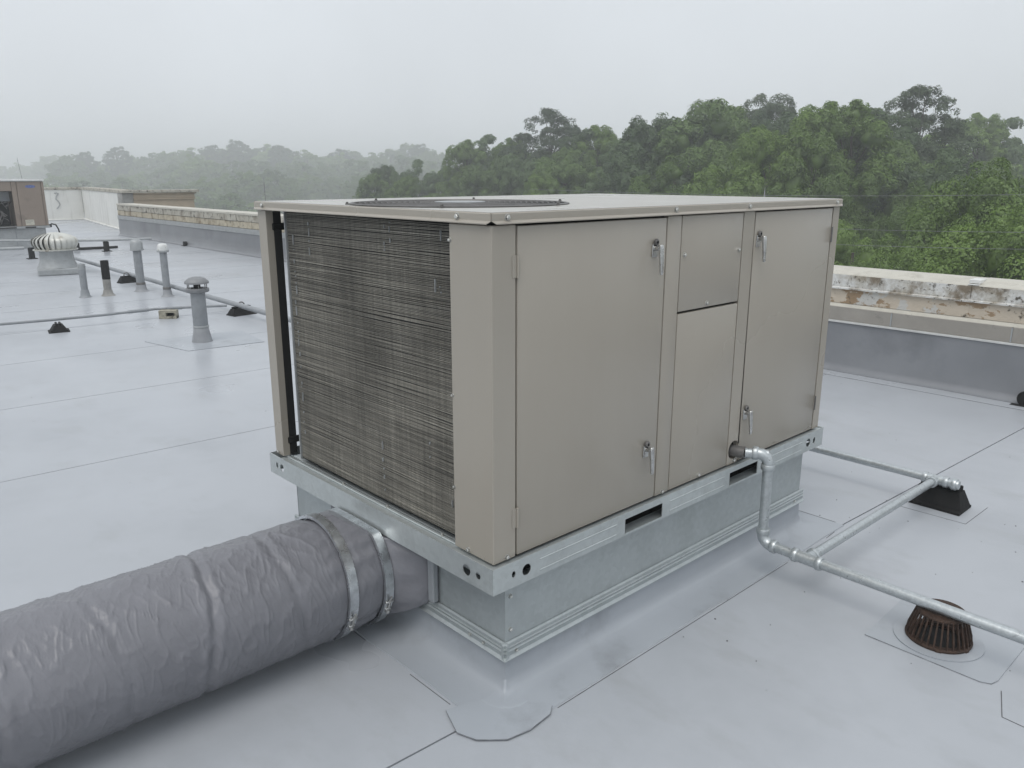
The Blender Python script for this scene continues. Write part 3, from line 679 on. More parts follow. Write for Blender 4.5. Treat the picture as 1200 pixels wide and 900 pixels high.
# ------------------------------------------------------------------ insulated duct from the curb
DU = thing('insulated_duct', (-1.0, .75, 0), 'fat grey fabric wrapped duct strapped to the curb of the big unit', 'duct')
def duct():
    nu, nv = 760, 190; x = .078-np.concatenate([np.linspace(0, 1.75, 690), np.linspace(1.76, 4.2, 70)])
    X_, A_ = np.meshgrid(x, np.linspace(0, 2*math.pi, nv, endpoint=False), indexing='ij')
    k = np.clip((.082-X_)/.11, 0, 1); k = k*k*(3-2*k)          # 0 at the flange, 1 where round
    pe = 2+2.2*(1-k)
    c, s = np.cos(A_), np.sin(A_); nrm = (np.abs(c)**pe+np.abs(s)**pe)**(-1/pe)
    hw = .325*(1-k)+.222*k; hh = .138*(1-k)+.220*k; zc = .262*(1-k)+.243*k
    P = np.stack([X_*6, c*2.2, s*2.2], -1).reshape(-1, 3)
    big = vnoise(P*.55, 3).reshape(X_.shape)*.010
    Q = np.stack([X_*3+A_*1.2, A_*2.6-X_*2.5, X_*0], -1).reshape(-1, 3)
    fold = (1-np.abs(vnoise(np.stack([X_*11+2.0*c+1.3*s, c*1.6, s*1.6], -1).reshape(-1, 3), 5).reshape(X_.shape)))**3*.0085
    fine = (1-np.abs(vnoise(np.stack([X_*24+4*s-2*c, c*2.8+X_*3, s*2.8], -1).reshape(-1, 3), 9).reshape(X_.shape)))**3*.0045
    sh = (1-np.abs(vnoise(np.stack([X_*15+2.4*c+1.6*s, c*1.3-X_*4, s*1.3+X_*2.5], -1).reshape(-1, 3), 21).reshape(X_.shape)))**11*.0085
    sh2 = (1-np.abs(vnoise(np.stack([X_*26-4*c+3*s, c*2.2+X_*7, s*2.2-X_*4], -1).reshape(-1, 3), 23).reshape(X_.shape)))**12*.0050
    msk = .5+.5*vnoise(np.stack([X_*4, c*1.5, s*1.5], -1).reshape(-1, 3), 31).reshape(X_.shape)
    sh3 = (1-np.abs(vnoise(np.stack([X_*48-9*c+7*s, c*3.5+X_*15, s*3.5-X_*9], -1).reshape(-1, 3), 27).reshape(X_.shape)))**10*.0030
    sh4 = (1-np.abs(vnoise(np.stack([X_*34+8*c, c*2.5-X_*12, s*2.5], -1).reshape(-1, 3), 29).reshape(X_.shape)))**14*.0042
    d = big*.5+fold*.14+fine*.12+.72*(sh*(.05+.9*msk**2)+sh2*(1.1-.9*msk)+sh3*(.2+.9*msk)+sh4*(1-.6*msk))-.003
    far = np.clip((-.18-X_)/.2, 0, 1)
    d *= .50+.50*far
    for x0, wd, amp in ((-.355, .016, .004), (-.64, .014, .0085), (-.93, .014, .004), (-1.19, .016, .009), (-1.75, .02, .014), (-2.3, .02, .014), (-2.9, .02, .014)):
        off = x0+.035*np.sin(A_*1.0+x0*9)+.012*vnoise(np.stack([c*2.5, s*2.5, 0*c+x0], -1).reshape(-1, 3), 2).reshape(X_.shape)
        t = (X_-off)/wd
        pk = .5+.5*vnoise(np.stack([c*6, s*6, t*.4], -1).reshape(-1, 3), 7).reshape(X_.shape)
        d += -amp*np.exp(-t*t)*(.5+.7*pk) + amp*.55*np.exp(-(np.abs(t)-1.7)**2)*(pk*1.4)
    for x0 in (-.175, -.030):                                     # drawn in under the straps, puckered beside them
        t = (X_-x0)/.030
        pk = np.sin(A_*19+3*np.sin(A_*3))*.5+.5*vnoise(np.stack([c*5, s*5, 0*c+x0*30], -1).reshape(-1, 3), 4).reshape(X_.shape)
        d += -.010*np.exp(-t*t*1.2)+.0065*pk*np.exp(-(np.abs(t)-1.5)**2*1.1)
    rad = nrm+0
    Y = .75+c*nrm*(hw+d); Z = zc+s*nrm*(hh+d)
    Z = np.maximum(Z, .006)
    Zcap = .398+.62*np.maximum(0, -X_-.004); Z = np.minimum(Z, Zcap)
    V = np.stack([X_, Y, Z], -1).reshape(-1, 3)
    return V, nu, nv, (X_, Y, Z)
V, nu, nv, _ = duct()
V = V-np.array(wloc(DU))
I, J = np.meshgrid(np.arange(nu-1), np.arange(nv), indexing='ij')
Fq = np.stack([I*nv+J, I*nv+(J+1) % nv, (I+1)*nv+(J+1) % nv, (I+1)*nv+J], -1).reshape(-1, 4)
def mesh_np(name, V, Fq):
    me = bpy.data.meshes.new(name); k = Fq.shape[1]
    me.vertices.add(len(V)); me.vertices.foreach_set('co', V.astype(np.float32).ravel())
    me.loops.add(Fq.size); me.loops.foreach_set('vertex_index', Fq.astype(np.int32).ravel())
    me.polygons.add(len(Fq)); me.polygons.foreach_set('loop_start', np.arange(0, Fq.size, k, dtype=np.int32))
    me.update(calc_edges=True); me.validate(); return me
link('duct_jacket', mesh_np('duct_jacket', V, Fq), M['fabric'], DU, 75)
def duct_sec(x, a, off=0.):
    k = min(1, max(0, (.082-x)/.11)); k = k*k*(3-2*k); pe = 2+2.2*(1-k); c, s = math.cos(a), math.sin(a)
    n = (abs(c)**pe+abs(s)**pe)**(-1/pe)
    return Vector((x, .75+c*n*(.325*(1-k)+.222*k+off), min(.262*(1-k)+.243*k+s*n*(.138*(1-k)+.220*k), .398+.62*max(0, -x-.004))+s*off))
def strap(x0, tilt, a_buckle):
    b = MB(); n = 96; ring = []
    for j in range(n):
        a = 2*math.pi*j/n; x = x0+tilt*math.sin(a)
        lo = duct_sec(x, a, -.0015); hi = duct_sec(x, a, .0095)
        ring.append([b.bm.verts.new((x-.018, *lo[1:])), b.bm.verts.new((x-.017, *hi[1:])), b.bm.verts.new((x+.017, *hi[1:])), b.bm.verts.new((x+.018, *lo[1:]))])
    for j in range(n):
        A, B = ring[j], ring[(j+1) % n]
        for q in range(3): b.bm.faces.new((A[q], A[q+1], B[q+1], B[q]))
    st = b.build('strap', M['band'], DU, 40)
    a = a_buckle; x = x0+tilt*math.sin(a)
    p = duct_sec(x, a, .008); p2 = duct_sec(x, a+.16, .009); t = (p2-p).normalized(); out = Vector((0, p.y-.75, p.z-.243)).normalized(); sd_ = Vector((1, 0, 0))
    fr = Matrix((( *sd_, 0), (*t, 0), (*out, 0), (0, 0, 0, 1))).transposed(); fr = Matrix.Translation(p) @ fr
    c = MB(); c.box((-.017, -.022, -.004), (.017, -.012, .007), .002, mtx=fr).box((-.012, .012, -.004), (.012, .022, .009), .002, mtx=fr)
    c.tube(fr @ Vector((.0, -.045, .006)), fr @ Vector((.0, .030, .006)), .0042, 10); c.tube(fr @ Vector((0, .022, .006)), fr @ Vector((0, .034, .006)), .009, 6)
    c.build('clamp_bolt', M['chrome'], st, 40)
strap(-.175, .010, R(203)); strap(-.030, .004, R(200))
# flange plates on the curb
b = MB(); b.box((CX0-.006, .392, .130+.060), (CX0-.0012, 1.112, .400), .002)
b.build('mounting_flange', M['fabric'], DU)
MB().box((CX0-.030, .388, .192), (CX0-.006, .420, .398), .004).build('flange_edge', M['greypaint'], DU)
for z in (.215, .30): screw((CX0-.006, .400-.006+.02, z), (-1, 0, 0), DU, .006)

# ------------------------------------------------------------------ gas pipe
GP = thing('gas_pipe', (1.44, -.27, 0), 'galvanized gas pipe with elbows and tees dropping from the unit and crossing the roof', 'pipe')
r = .0205; PX, PZ = 1.44, .148
def fitting_ring(b, c, n, rr): b.lathe([(rr*.9, -.012), (rr*1.28, -.012), (rr*1.40, -.008), (rr*1.40, .008), (rr*1.28, .012), (rr*.9, .012)], c, 24, Vector(n).to_track_quat('Z', 'Y').to_matrix().to_4x4())
def elbow(c, d1_, d2_, R_=.042):
    """elbow whose arms leave corner c along d1_ and d2_"""
    c, d1_, d2_ = Vector(c), Vector(d1_), Vector(d2_); pts = []
    cen = c+(d1_+d2_)*R_
    for k in range(11):
        a = math.pi/2*k/10; pts.append(cen-d2_*R_*math.cos(a)*1.0-d1_*R_*math.sin(a))
    pts = [pts[0]+d1_*.012]+pts+[pts[-1]+d2_*.012]
    b = MB(); b.sweep(pts, r*1.17, 24); fitting_ring(b, pts[0], d1_, r); fitting_ring(b, pts[-1], d2_, r)
    return b.build('elbow', M['galv_pipe'], GP, 40)
HY = -.092; PHZ = .545
MB().tube((1.352, .060, PHZ), (1.352+.02, -.020, PHZ), .0245, 24).build('pipe_nipple', M['iron_grey'], GP, 40)
MB().tube((1.3715, -.0185, PHZ), (1.428, HY+.0, PHZ-.002), r, 24).build('pipe_length', M['galv_pipe'], GP, 40)
# the drop leans very slightly, as built
dn = Vector((.10, 0, -1)).normalized(); TOPC = Vector((1.425, HY-.006, PHZ)); 
elbow(TOPC, Vector((-.45, .893, 0)).normalized(), Vector((0, 0, -1)))
BOTC = Vector((1.431, HY-.006, PZ+.002))
elbow(BOTC, Vector((0, 0, 1)), Vector((0, -1, 0)))
MB().tube(TOPC+Vector((0, 0, -.05)), BOTC+Vector((0, 0, .05)), r, 24).build('pipe_length', M['galv_pipe'], GP, 40)
TEE = Vector((1.430, -.300, PZ))
MB().tube(BOTC+Vector((0, -.05, 0)), TEE+Vector((0, .05, 0)), r, 24).build('pipe_length', M['galv_pipe'], GP, 40)
def tee(c, run, br, L1=.052):
    b = MB(); c, run, br = Vector(c), Vector(run), Vector(br)
    b.tube(c-run*L1, c+run*L1, r*1.2, 24); b.tube(c, c+br*L1, r*1.19, 24)
    fitting_ring(b, c-run*L1, run, r); fitting_ring(b, c+run*L1, run, r); fitting_ring(b, c+br*L1, br, r)
    return b.build('tee', M['galv_pipe'], GP, 40)
tee(TEE, (0, 1, 0), (1, 0, 0))
MB().tube(TEE+Vector((0, -.05, 0)), TEE+Vector((-.02, -2.8, 0)), r, 24).build('pipe_length', M['galv_pipe'], GP, 40)
T2 = Vector((2.738, -.318, PZ))
MB().tube(TEE+Vector((.05, 0, 0)), T2-Vector((.05, 0, 0)), r, 24).build('pipe_length', M['galv_pipe'], GP, 40)
tee(T2, (0, 1, 0), (-1, 0, 0), .050)
MB().tube(T2+Vector((0, .05, 0)), (2.745, 2.6, PZ), r, 24).build('pipe_length', M['galv_pipe'], GP, 40)
b = MB(); b.tube(T2+Vector((0, -.05, 0)), T2+Vector((0, -.095, 0)), r*1.05, 20); fitting_ring(b, T2+Vector((0, -.090, 0)), (0, 1, 0), r*1.05); b.lathe([(r*1.2, 0), (r*1.1, .012), (0, .014)], T2+Vector((0, -.10, 0)), 20, Matrix.Rotation(R(90), 4, 'X'))
b.build('pipe_plug', M['galv_pipe'], GP, 40)

# black rubber pipe supports
def support(name, loc, rot, label, s_=1.):
    t = thing(name, (0, 0, 0), label, 'pipe support', 'black blocks that carry pipes')
    b = MB(); Lh = .125
    prof = [(-.085, 0), (.085, 0), (.085, .008), (.068, .012), (.036, .066), (-.036, .066), (-.068, .012), (-.085, .008)]
    tp = lambda z: Lh*(1-.22*min(1, max(0, z-.010)/.056))
    A = [b.bm.verts.new((-tp(z), y, z)) for y, z in prof]; B = [b.bm.verts.new((tp(z), y, z)) for y, z in prof]; n = len(prof)
    b.bm.faces.new(A); b.bm.faces.new(list(reversed(B)))
    for j in range(n): b.bm.faces.new((A[j], A[(j+1) % n], B[(j+1) % n], B[j]))
    b.build('rubber_block', M['black'], t)
    MB().box((-.095, -.024, .0665), (.095, -.006, .084), .003).box((-.095, .006, .0665), (.095, .024, .084), .003).build('strut_channel', M['black'], t)
    t.location = loc; t.rotation_euler = (0, 0, rot); t.scale = (s_,)*3
    return t
SP = support('pipe_support', (2.790, -.335, .0005), R(90), 'black rubber wedge block under the end of the galvanized pipe, right of the big unit')
SP.scale = (1, 1, 1.5)

# ------------------------------------------------------------------ roof drain
DR = thing('roof_drain', (1.50, -.83, 0), 'rusty cast iron dome strainer of a roof drain, under the galvanized pipe at lower right', 'roof drain')
dc = Vector((1.468, -0.806, .004))
MB().lathe([(.150, .0005), (.150, .004), (.120, .006), (.098, .004), (.088, .002)], dc, 48).build('drain_ring', M['patch'], DR, 40)
MB().lathe([(.084, .004), (.110, .004), (.112, .012), (.108, .018), (.086, .016), (.084, .004)], dc, 48).build('bottom_ring', M['rust'], DR, 40)
MB().lathe([(.052, .108), (.080, .104), (.084, .110), (.080, .118), (.056, .120), (.052, .108)], dc, 40).build('top_ring', M['rust'], DR, 40)
for k in range(32):
    a = 2*math.pi*k/32
    mtx = Matrix.Translation(dc) @ Matrix.Rotation(a, 4, 'Z')
    b = MB(); p = [(.104, .014), (.110, .014), (.1065, .040), (.084, .112), (.076, .112), (.098, .040)]
    b.prism([(x, z) for x, z in p], -.0027, .0027, mtx @ Matrix.Rotation(R(90), 4, 'X'))
    b.build('strainer_rib', M['rust'], DR)
for k in range(18):
    x = -.048+.096*k/17; h = math.sqrt(max(0, .056**2-x*x))
    if h > .01: MB().box((x-.0018, -h, .108), (x+.0018, h, .115), mtx=Matrix.Translation(dc) @ Matrix.Rotation(R(20), 4, 'Z')).build('top_bar', M['rust'], DR)
MB().lathe([(.0875, .0015), (.06, .004), (0, .004)], dc, 32).build('drain_throat_shade', M['void'], DR)  # near-black disc paints the darkness of the drain hole
for a in (R(200), R(255), R(310)):
    MB().box((.098, -.010, .001), (.114, .010, .014), .002, mtx=Matrix.Translation(dc) @ Matrix.Rotation(a, 4, 'Z')).build('foot', M['rust'], DR)

# ------------------------------------------------------------------ vents on the left
GV = 'vent pipes through the roof'
def boot(b, x, y, r, h=.10): b.lathe([(r*1.9, .0008), (r*1.7, .006), (r*1.32, .03), (r*1.12, h), (r*1.02, h+.004)], (x, y, 0), 24)
# plain grey stub
t = thing('vent_pipe', (1.74, 10.62, 0), 'plain open grey vent stub nearest the turbine ventilator', 'vent pipe', GV)
b = MB(); b.lathe([(.046, .06), (.046, .464), (.040, .466), (.038, .40), (0, .38)], (1.74, 10.62, 0), 20); b.build('pipe', M['greypaint'], t, 40)
b = MB(); boot(b, 1.74, 10.62, .046); b.build('boot', M['greypaint'], t, 40)
MB().lathe([(.047, .39), (.049, .40), (.049, .462), (.047, .464)], (1.74, 10.62, 0), 20).build('collar', M['lightgrey'], t, 40)
# black topped stub
t = thing('vent_pipe', (2.03, 10.58, 0), 'vent stub with a black upper half and grey foot', 'vent pipe', GV)
MB().lathe([(.054, .235), (.054, .495), (.047, .497), (.045, .42), (0, .40)], (2.03, 10.58, 0), 20).build('black_sleeve', M['black'], t, 40)
b = MB(); b.lathe([(.052, .05), (.052, .234)], (2.03, 10.58, 0), 20); boot(b, 2.03, 10.58, .052, .08); b.build('pipe', M['concrete'], t, 40)
# capped pipes
def capped(x, y, h, r, cr, ch, label, m):
    t = thing('capped_vent_pipe', (x, y, 0), label, 'vent pipe', GV)
    MB().lathe([(r, .09), (r, h-ch), (0, h-ch)], (x, y, 0), 24).build('pipe', M['greypaint'], t, 40)
    b = MB(); boot(b, x, y, r); b.build('boot', M['boot'], t, 40)
    MB().lathe([(r*1.08, .095), (r*1.12, .10), (r*1.12, .13), (r*1.05, .135)], (x, y, 0), 24).build('clamp', M['iron_grey'], t, 40)
    c = MB(); c.lathe([(cr*.85, h-ch-.015), (cr*1.0, h-ch-.01), (cr*1.0, h-ch+.02), (cr*.97, h-.055), (cr*.86, h-.025), (cr*.6, h-.006), (0, h)], (x, y, 0), 28); c.build('cap', m, t, 40)
    MB().lathe([(cr*1.02, h-ch-.012), (cr*1.08, h-ch-.008), (cr*1.08, h-ch+.012), (cr*1.0, h-ch+.014)], (x, y, 0), 28).build('cap_rim', M['lightgrey'], t, 40)
capped(2.53, 10.71, .76, .058, .088, .15, 'thicker capped vent pipe with a dull grey dome cap', M['lightgrey'])
capped(2.62, 9.92, .745, .048, .074, .11, 'slimmer capped vent pipe with a shiny white dome cap', M['whitecap'])
# flue with mushroom cap
x, y = 1.69, 6.43
t = thing('flue_vent', (x, y, 0), 'grey flue pipe with a mushroom rain cap, nearest of the roof vents', 'vent pipe', GV)
MB().lathe([(.069, .13), (.073, .14), (.071, .512), (.0, .512)], (x, y, 0), 32).build('pipe', M['greypaint'], t, 40)
b = MB(); b.lathe([(.110, .0008), (.102, .004), (.080, .10), (.074, .15), (.0725, .152)], (x, y, 0), 32); b.build('cone_boot', M['boot'], t, 40)
MB().lathe([(.073, .150), (.078, .153), (.078, .166), (.073, .17)], (x, y, 0), 32).build('storm_collar', M['lightgrey'], t, 40)
MB().lathe([(.072, .505), (.110, .515), (.114, .520), (.114, .548), (.104, .555), (.06, .553)], (x, y, 0), 36).build('lower_collar', M['greycap'], t, 40)
MB().lathe([(.034, .553), (.034, .625), (0, .625)], (x, y, 0), 20).build('throat', M['void'], t, 40)
cp_ = MB().lathe([(0, .668), (.045, .665), (.085, .650), (.112, .625), (.118, .612), (.118, .600), (.110, .600), (.09, .606), (0, .612)], (x, y, 0), 36).build('mushroom_cap', M['greycap'], t, 40)
for k in range(6):
    a = k*math.pi/3+.3; MB().tube((x+.098*math.cos(a), y+.098*math.sin(a), .55), (x+.098*math.cos(a), y+.098*math.sin(a), .606), .005, 8).build('cap_leg', M['iron_grey'], t)
# turbine ventilator
x, y = 2.25, 14.0
t = thing('turbine_ventilator', (x, y, 0), 'whitish round turbine ventilator with vertical vanes on a square grey base', 'ventilator')
tr = Matrix.Translation((x, y, 0)) @ Matrix.Rotation(R(-12), 4, 'Z')
MB().box((-.32, -.32, .001), (.32, .32, .115), .02, 2, mtx=tr).build('base_box', M['lightgrey'], t)
b = MB(); b.lathe([(.315, .116), (.27, .22), (.262, .32), (.262, .412), (0, .412)], (x, y, 0), 32); b.build('neck', M['lightgrey'], t, 40)
MB().lathe([(.262, .402), (.345, .410), (.350, .425), (.30, .435), (0, .435)], (x, y, 0), 40).build('lower_ring', M['turbine'], t, 40)
tz = lambda q: .43+.275*q
def rad(q): return .300+.052*math.sin(math.pi*min(1, q*1.15)) if q < .55 else .352*math.cos((q-.5)/.5*math.pi/2*.92)**.62
NV = 24
for k in range(NV):
    b = MB(); A = []; B = []; C_ = []
    for q in np.linspace(0, .97, 12):
        a0 = 2*math.pi*k/NV; rr = rad(q)
        pt = lambda a, r_: b.bm.verts.new((x+r_*math.cos(a), y+r_*math.sin(a), tz(q)))
        A.append(pt(a0, rr*1.03)); B.append(pt(a0-.14, rr*1.01)); C_.append(pt(a0-.262, rr*.90))
    for i in range(11): b.bm.faces.new((A[i], A[i+1], B[i+1], B[i])); b.bm.faces.new((B[i], B[i+1], C_[i+1], C_[i]))
    b.build('vane', M['turbine'], t, 60)
MB().lathe([(.24, .436), (.25, .55), (.20, .64), (0, .66)], (x, y, 0), 24).build('dark_core', M['void'], t, 40)
MB().lathe([(.12, .690), (.10, .702), (.05, .709), (0, .711)], (x, y, 0), 24).build('crown_plate', M['turbine'], t, 40)

# conduit across the roof at left, resting on a black block and a concrete block, meeting the long pipe
def pipe_run(name, pts, r, label, m, cat='pipe', couplings=()):
    t = thing(name, pts[0], label, cat, 'pipes laid across the roof')
    MB().sweep(pts, r, 14).build('pipe_length', m, t, 50)
    for (p, q, k) in couplings: MB().tube(p, q, r*k, 14).build('coupling', m, t, 40)
    return t
pipe_run('conduit', [(-3, 8.55, .100), (0.27, 8.32, .104), (.74, 8.22, .108), (1.25, 8.20, .104), (1.85, 8.22, .106), (2.3, 8.08, .10), (2.62, 7.93, .10)], .015,
         'thin dark conduit running across the roof over the black block to the long pipe', M['greypaint'], couplings=[((1.55, 8.215, .105), (1.78, 8.22, .106), 1.35), ((1.98, 8.17, .104), (2.14, 8.125, .102), 1.3)])
pipe_run('long_pipe', [(2.93, 17.2, .12), (2.88, 15.25, .12), (2.79, 12., .12), (2.70, 8.5, .12), (2.67, 7.09, .12), (2.62, 5.0, .12)], .031, 'long grey pipe running from the turbine ventilator to behind the big unit', M['greypaint'])
s1 = dup(SP, (.76, 8.05, 0), R(80), 'black rubber block under the thin conduit, left of the concrete block'); s1.scale = (.8, 1.2, 1.15)
s2 = dup(SP, (2.72, 7.75, 0), R(8), 'black rubber block under the long pipe, beside the mushroom capped flue'); s2.scale = (1.25, 1.1, 1.25)
s3 = dup(SP, (2.74, 11.9, 0), R(6), 'black rubber block under the long pipe, behind the thicker capped vent'); s3.scale = (1.3, 1, 1.3)
for sx_, py in ((s2, 7.72), (s3, 11.9)):
    t = thing('pipe_clamp', (2.71, py, .1), 'dark strap clamp holding the long pipe ' + ('near the mushroom capped flue' if py < 9 else 'behind the capped vents'), 'clamp', 'clamps on the long pipe')
    MB().sweep([(2.71+.038*math.cos(a), py, .12+.038*math.sin(a)) for a in np.linspace(0, 2*math.pi, 20, endpoint=False)], .008, 6, True).build('strap', M['iron_grey'], t)
    MB().box((2.66, py-.012, .080), (2.76, py+.012, .088)).build('foot', M['iron_grey'], t)
# hollow concrete block
t = thing('concrete_block', (1.92, 8.05, 0), 'stained hollow concrete block under the thin conduit', 'block')
mt = Matrix.Translation((1.93, 8.04, 0)) @ Matrix.Rotation(R(-38), 4, 'Z')
b = MB(); b.plate(-.10, .10, .002, .098, [[(-.02, .028), (.075, .028), (.075, .074), (-.02, .074)]], .10, mt)
b.build('block_shell', M['brickblock'], t); MB().box((-.025, .085, .02), (.08, .098, .08), mtx=mt).build('block_void', M['void'], t)
# pipes by the brown unit
t = pipe_run('far_pipe', [(1.0, 18.75, .30), (2.35, 18.6, .30), (3.3, 18.25, .27), (4.2, 17.95, .25), (5.15, 17.75, .25)], .026, 'grey pipe passing in front of the brown unit toward the far parapet', M['lightgrey'])
t2 = pipe_run('far_pipe', [(.6, 17.6, .22), (1.9, 17.4, .22), (2.45, 17.3, .22)], .03, 'shorter pipe lower down in front of the brown unit base', M['lightgrey'])
for i, (px, py, h, lb) in enumerate(((4.22, 17.97, .24, 'small black post propping the far pipe near the capped vents'), (2.55, 17.2, .25, 'black post beside the end of the shorter pipe'))):
    t = thing('pipe_stand', (px, py, 0), lb, 'pipe stand', 'stands under the far pipes')
    MB().box((px-.05, py-.05, .012), (px+.05, py+.05, h-.02), .01).build('post', M['black'], t)
    MB().box((px-.09, py-.09, .001), (px+.09, py+.09, .014), .004).build('foot', M['black'], t)
t = thing('rubber_mat', (3.95, 18.9, 0), 'flat black tapered pad lying behind the turbine ventilator', 'pad')
MB().prism([(3.45, 18.7), (3.55, 18.95), (4.7, 18.75), (4.62, 18.64)], .001, .05).build('pad', M['black'], t)
MB().box((3.75, 18.72, .0505), (3.87, 18.84, .17), .01).build('lug', M['black'], t)

# ------------------------------------------------------------------ brown unit far left
BX, BY = 3.60, 20.0
BU = thing('rooftop_unit', (2.5, 20.6, 0), 'brown rooftop unit with an open compartment and pale sticker, far left by the white wall', 'rooftop unit')
MB().box((.3, BY+.05, .001), (BX-.07, BY+1.5, .46), .006).build('curb', M['lightgrey'], BU)
for x in (2.9, 1.9): MB().box((x-.008, BY+.044, .01), (x+.008, BY+.0495, .45)).build('curb_seam', M['greypaint'], BU)
MB().box((.2, BY-.01, .462), (BX+.02, BY+1.55, .512), .004).build('base_rail', M['lightgrey'], BU)
for x0, x1 in ((2.55, 2.92), (3.10, 3.32)): MB().box((x0, BY-.016, .472), (x1, BY-.0105, .502)).build('fork_slot_shade', M['void'], BU)  # black plates on the rail face, painting the shade inside the slots
MB().box((.2, BY+.02, .514), (BX-.02, BY+1.5, 1.53)).build('body', M['brown'], BU) if False else None
# shell in pieces so that the compartment is really open
MB().box((2.985, BY+.03, .514), (BX-.01, BY+1.5, 1.53), .004).build('body', M['brown'], BU)
MB().box((.2, BY+.60, .514), (2.98, BY+1.5, 1.53), .004).build('rear_body', M['brown'], BU)
MB().box((.2, BY, 1.315), (2.93, BY+.59, 1.53), .006).build('upper_panel', M['brown'], BU)
MB().box((2.935, BY-.002, .514), (3.035, BY+.028, 1.53), .005).build('mullion', M['brown'], BU)
dr_ = MB().box((3.045, BY, .516), (3.54, BY+.028, 1.528), .006).build('access_door', M['brown'], BU)
MB().box((3.548, BY, .516), (BX, BY+.028, 1.528), .006).build('corner_post', M['brown'], BU)
MB().box((.15, BY-.03, 1.533), (BX+.02, BY+1.55, 1.580), .006).build('top_panel', M['whitecap'], BU)
MB().box((.2, BY+.30, 1.08), (2.93, BY+.32, 1.30)).build('inner_plate', M['greypaint'], BU)
MB().box((.2, BY+.56, .52), (2.93, BY+.59, 1.31)).build('compartment_back', M['void'], BU)
b = MB()
for k in range(14):
    x = random.uniform(2.35, 2.88); z = random.uniform(.56, 1.0); yy = BY+random.uniform(.12, .45)
    b.sweep([(x, yy, z), (x+random.uniform(-.12, .12), yy-.03, z+random.uniform(-.1, .12)), (x+random.uniform(-.2, .1), yy, z+random.uniform(.05, .2)), (min(2.9, x+random.uniform(-.2, .2)), yy+.05, max(.55, z+random.uniform(-.2, .1)))], random.uniform(.006, .014), 6)
b.build('wiring', M['iron_grey'], BU)
b = MB(); b.tube((2.55, BY+.3, .53), (2.55, BY+.3, .80), .10, 18).tube((2.80, BY+.33, .53), (2.80, BY+.33, .72), .075, 18); b.build('compressor', M['black'], BU, 40)
MB().box((2.60, BY+.2, .98), (2.68, BY+.24, 1.06)).build('terminal', M['whitecap'], BU)
# faded blue oval badge (unreadable in the photograph) and a sticker with print
b = MB(); b.prism(circ(3.32, 1.415, .105, 28, .034), 0, .003, Matrix.Translation((0, BY-.0005, 0)) @ Matrix.Rotation(R(90), 4, 'X')); bd = b.build('badge', M['blue'], dr_)
st_ = MB().box((3.12, BY-.003, .535), (3.30, BY-.0008, .660)).build('sticker', M['cream'], dr_)
for z in (.635, .622, .60, .585): MB().box((3.135, BY-.0045, z), (3.285 if z > .61 else 3.23, BY-.0032, z+.005)).build('print_line', M['greyprint'], st_)
t = thing('flex_hose', (3.62, 20.1, 0), 'black hose curving down from the brown unit side', 'hose')
MB().sweep([(3.61, BY+.12, .50), (3.68, BY+.08, .545), (3.76, BY+.06, .52), (3.80, BY+.05, .42), (3.82, BY+.05, .30), (3.82, BY+.05, .012)], .017, 10).build('hose', M['black'], t, 50)
MB().box((3.622, BY+.08, .466), (3.68, BY+.18, .53), .01).build('fitting', M['black'], t)

# ------------------------------------------------------------------ trees
def leaf_mat(name, c_lo, c_hi, tr=.35):
    m = bpy.data.materials.new(name); m.use_nodes = True; t = m.node_tree; N = t.nodes; L = t.links; N.clear()
    at = N.new('ShaderNodeAttribute'); at.attribute_name = 'tint'
    oi = N.new('ShaderNodeObjectInfo')
    ad = N.new('ShaderNodeMath'); ad.operation = 'MULTIPLY_ADD'; ad.inputs[1].default_value = .72; L.new(oi.outputs['Random'], ad.inputs[0])
    h = N.new('ShaderNodeMath'); h.operation = 'MULTIPLY'; h.inputs[1].default_value = .55; L.new(at.outputs['Fac'], h.inputs[0]); L.new(h.outputs[0], ad.inputs[2])
    rp = N.new('ShaderNodeValToRGB'); rp.color_ramp.elements[0].color = (*c_lo, 1); rp.color_ramp.elements[1].color = (*c_hi, 1); L.new(ad.outputs[0], rp.inputs[0])
    d = N.new('ShaderNodeBsdfDiffuse'); tl = N.new('ShaderNodeBsdfTranslucent'); gl = N.new('ShaderNodeBsdfGlossy'); gl.inputs['Roughness'].default_value = .45
    gl.inputs['Color'].default_value = (.8, .85, .85, 1)
    L.new(rp.outputs[0], d.inputs['Color']); L.new(rp.outputs[0], tl.inputs['Color'])
    mx_ = N.new('ShaderNodeMixShader'); mx_.inputs[0].default_value = tr; L.new(d.outputs[0], mx_.inputs[1]); L.new(tl.outputs[0], mx_.inputs[2])
    m2_ = N.new('ShaderNodeMixShader'); m2_.inputs[0].default_value = .04; L.new(mx_.outputs[0], m2_.inputs[1]); L.new(gl.outputs[0], m2_.inputs[2])
    o = N.new('ShaderNodeOutputMaterial'); L.new(m2_.outputs[0], o.inputs['Surface']); return m
LM = [leaf_mat('deep_green_leaves', (.038, .070, .019), (.135, .212, .050), .2), leaf_mat('fresh_green_leaves', (.070, .122, .020), (.195, .300, .055), .25),
      leaf_mat('pine_needles', (.030, .050, .026), (.080, .112, .052), .10),
      leaf_mat('grey_green_leaves', (.036, .062, .028), (.125, .190, .070), .2)]
